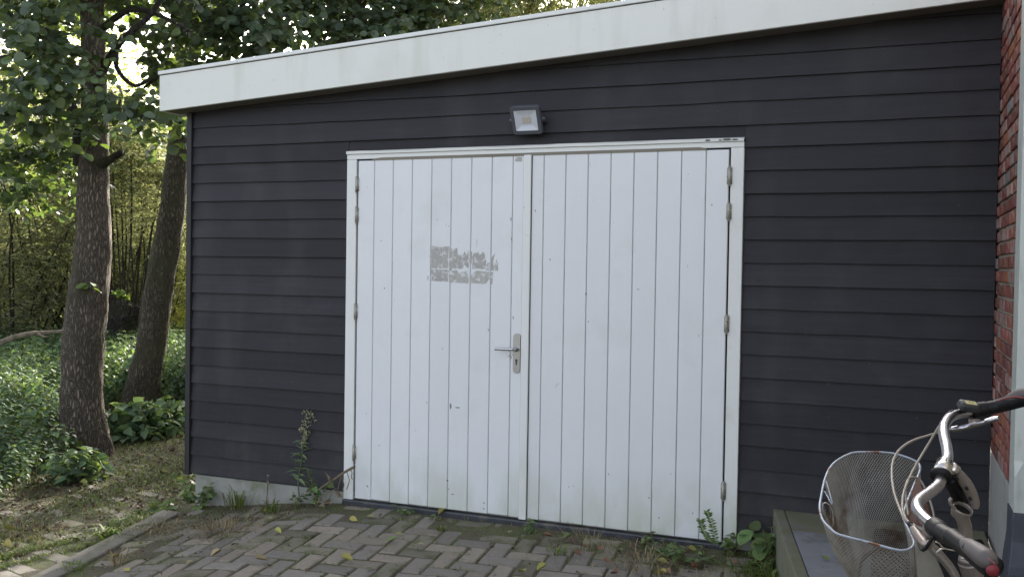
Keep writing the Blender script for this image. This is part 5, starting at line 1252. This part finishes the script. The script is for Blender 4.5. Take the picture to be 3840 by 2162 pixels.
for i in range(0,950,11): q_ = P[i]; b_ = min(stp[len(stp)//2:], key=lambda s_: np.linalg.norm(np.array(s_)+np.array([0,0,.03])-q_)); mb.tube([b_, q_], .0007, 3, cap=False)
mb.build('side_stems', M['weed1'], tw)
# small sapling-like stalk before the right door leaf
rw = thing('door_weed', (.31,-.14,.12), 'slender upright weed with tiny paired leaves in front of the right hinge post', 'plant')
wp2 = lambda u,v: at(u,v,4.95)
for nm, pts in (('stem',[(2690,2050),(2680,2010),(2668,1960),(2650,1918)]),('side_stem',[(2680,2040),(2650,2010),(2632,1975),(2628,1950)])):
    sp_ = spline([wp2(*p) for p in pts], 8); MB().tube(sp_, .0014, 5).build(nm, M['weed1'], rw, True)
    P = []; D = []
    for i in range(3, len(sp_)): 
        for s_ in (-1,1): P.append(sp_[i]); D.append(RC[0]*s_+np.array([0,0,.5])+r1.normal(size=3)*.25)
    k = len(P); V, F = scatter(leaf_shape(1,.4,'rh',.1,.2), np.array(P), frames(np.array(D), np.tile([0,-.8,.6],(k,1))+r1.normal(size=(k,3))*.3), .024*(.7+.6*r1.random(k))); build('leaves', V, F, M['weed'], rw)
# dead stalk leaning on the door post
ds = thing('dead_stalk', (-2.1,-.12,.06), 'dead brown stalk leaning up to the right against the left door post', 'branch')
dpt = lambda u,v,d=6.0: at(u,v,d)
def dt(name, pts, r): return MB().tube(spline([dpt(*p) for p in pts],6), r if not hasattr(r,'__len__') else [float(x) for x in np.interp(np.linspace(0,1,(len(pts)-1)*6+1), np.linspace(0,1,len(r)), r)], 6).build(name, M['deadtwig'], ds, True)
dt('stalk', [(1192,1836,5.84),(1235,1806,5.82),(1262,1790,5.80),(1290,1770,5.78),(1330,1748,5.76)], [.005,.007,.008,.010])
for pts in ([(1282,1776),(1275,1800),(1268,1830),(1272,1856)],[(1300,1765),(1306,1785),(1310,1800),(1304,1822),(1300,1834)],[(1312,1758),(1320,1770),(1318,1786),(1322,1796)],[(1290,1772),(1282,1790),(1290,1815),(1284,1840)],[(1262,1830),(1230,1845),(1200,1862),(1190,1890)],[(1255,1835),(1240,1860),(1225,1880)],[(1232,1808),(1236,1796),(1240,1788)]):
    dt('side_twig', [p+(5.79,) for p in pts], .0026)
P = np.array([dpt(u,v,5.80) for u,v in ((1230,1798),(1235,1795),(1265,1850),(1262,1856),(1270,1845),(1205,1880),(1215,1890),(1240,1870))]); k = len(P)
V, F = scatter(LS, P, frames(unit(k,r1), unit(k,r1)), .035+.02*r1.random(k)); build('withered_leaves', V, F, M['deadtwig'], ds)

# ================================================================== FALLEN LEAVES, one thing each
FLM = {}
def fallen(u, v, m, size, lab, shp='round', z0_=None, seedr=None, curl=.3):
    a = RC.T@np.array([(u-PW/2)/FPX,(v-PH/2)/FPX,1.]); z = .1 if z0_ is None else z0_
    if z0_ is None:
        for _ in range(30): t = (z-CAM[2])/a[2]; p = CAM+t*a; z = .5*z+.5*(float(gz(p[0],p[1]))+.022)
    t = (z-CAM[2])/a[2]; p = CAM+t*a
    key = (m, shp, round(curl,1))
    if key not in FLM: FLM[key] = raw('leaf', *leaf_shape(1, .72 if shp == 'round' else .55, shp, curl, -.25 if curl > .3 else .15), M[m])
    o = inst('fallen_leaf', FLM[key], p); D = unit(1,r1); D[0,2] = .05; Nn = np.array([[r1.normal()*.2, -.35+r1.normal()*.2, 1.]])
    o.rotation_euler = Matrix(frames(D,Nn)[0].tolist()).to_euler(); o.scale = (size*.78,)*3
    tag(o, lab, 'leaf', 'fallen leaves on the ground')
L_ = [(1400,1936,'leaf_yellow',.085,'yellow fallen leaf standing half upright under the left door leaf'),
 (1340,1950,'leaf_yellow',.06,'small yellow-brown fallen leaf left of the half-upright yellow one'),
 (1645,1928,'leaf_yellow',.075,'pale yellow-green leaf on the threshold near the middle of the doors'),
 (1485,1999,'leaf_yellow',.06,'pale yellow leaf on the paving right below the left door leaf'),
 (1450,2031,'leaf_green',.075,'dark green fallen leaf lying flat on the paving'),
 (1325,2101,'leaf_yellow',.08,'yellow fallen leaf with pointed tip near the bottom centre-left'),
 (1372,2132,'leaf_green',.07,'upright folded dark green leaf at the bottom edge'),
 (1010,2098,'leaf_tan',.10,'large tan fallen leaf on the paving at the lower left'),
 (1055,1998,'leaf_yellow',.06,'pale yellow-green leaf among the bricks below the shed foot'),
 (1015,1942,'leaf_yellow',.06,'yellowish leaf lying flat in front of the concrete foot'),
 (990,1872,'leaf_yellow',.065,'yellow-green leaf propped at the base of the concrete foot'),
 (990,1922,'leaf_yellow',.05,'small bright yellow leaf in the grass before the concrete foot'),
 (855,1898,'leaf_brown',.06,'orange-brown leaf at the base of the shed corner tuft'),
 (1155,1936,'leaf_brown',.055,'reddish-brown leaf on the bricks left of the doors'),
 (790,2085,'leaf_tan',.075,'tan leaf on the paving, farthest left of the big ones'),
 (720,2098,'leaf_tan',.075,'pale tan leaf beside a brick joint at the lower left'),
 (785,2010,'leaf_yellow',.05,'little yellow-green leaf in the dry grass'),
 (440,2088,'leaf_yellow',.09,'bright yellow leaf on the right of the kerb at the lower left'),
 (485,2138,'leaf_yellow',.07,'yellow-green leaf at the very bottom beside the kerb'),
 (530,2036,'leaf_yellow',.06,'thin yellow leaf on the kerb edge near the white speck'),
 (45,2050,'leaf_yellow',.085,'bright yellow leaf on the path at the far left'),
 (10,2100,'leaf_yellow',.07,'yellow leaf cut by the left edge at the bottom'),
 (145,1868,'leaf_green',.14,'big light green leaf on the verge at the edge of the nettles'),
 (325,1815,'leaf_yellow',.08,'yellow leaf on the path in front of the thick alder'),
 (320,1835,'leaf_tan',.08,'tan leaf just below the yellow one in front of the thick alder'),
 (235,2005,'leaf_tan',.08,'curled tan leaf on the path left of the kerb'),
 (60,1985,'leaf_yellow',.09,'pale green-yellow leaf by the left edge of the path'),
 (390,2006,'leaf_tan',.07,'buff leaf near the upper end of the kerb'),
 (630,1768,'leaf_yellow',.07,'small yellow leaf on the path beside the shed side'),
 (1450+0,2045,'leaf_tan',.04,'small tan scrap of leaf on a brick right of the green leaf'),
 (1568,2035,'leaf_tan',.05,'tan leaf on the paving under the middle of the doors'),
 (1945,2140,'leaf_yellow',.08,'yellow-green leaf at the bottom edge, centre'),
 (2012,2138,'leaf_yellow',.075,'heart-shaped yellow leaf right of centre at the bottom'),
 (1905,1995,'leaf_tan',.05,'little tan leaf below the cover strip of the doors'),
 (2075,2010,'leaf_brown',.07,'curled dark brown leaf by the threshold right of the cover strip'),
 (2110,2020,'leaf_green',.07,'light green leaf touching the curled brown one'),
 (2150,2018,'leaf_brown',.05,'small pinkish-brown leaf right of the light green one'),
 (2240,2058,'leaf_brown',.045,'upright brown scrap on the paving below the right door leaf'),
 (2180,2082,'leaf_brown',.06,'very dark leaf on the paving below the right door leaf'),
 (2335,2061,'leaf_green',.065,'flat dull green leaf below the right door leaf'),
 (2290,2110,'leaf_brown',.055,'brown leaf with pale underside near the bottom, right of centre'),
 (2290,2148,'leaf_brown',.06,'flat brown leaf at the bottom edge, right of centre'),
 (2465,2095,'leaf_yellow',.095,'large yellow-green leaf standing up among the stalks'),
 (2382,2135,'leaf_tan',.09,'pale folded leaf at the bottom, beside the yellow one'),
 (2455,2150,'leaf_yellow',.08,'bright yellow leaf at the very bottom on the mossy ground'),
 (2500,2130,'leaf_brown',.08,'dark curled brown leaf right of the bright yellow leaf'),
 (2612,2060,'leaf_yellow',.055,'yellow spotted leaf in the weeds below the right hinges'),
 (2625,2128,'leaf_brown',.07,'brown curled leaf on the soil at the lower right'),
 (2765,2096,'leaf_brown',.065,'round russet leaf on the soil beside the stone step'),
 (2795,2040,'leaf_brown',.06,'red-brown leaf under the broad-leaved weed by the right door post'),
 (2850,2125,'leaf_green',.09,'green leaf in the grass at the foot of the stone step')]
for i,(u,v,m,s_,lab) in enumerate(L_): fallen(u, v, m, s_, lab, 'round' if i%3 else 'ovate', curl=[.15,.35,.55][i%3])
fallen(3112,2098,'leaf_green',.055,'small narrow green leaf on the grey tile of the stone step','ovate',.352,curl=.35)
fallen(3800,2085,'leaf_brown',.075,'orange-brown crumpled leaf on the black doormat','ovate',.366,curl=.5)
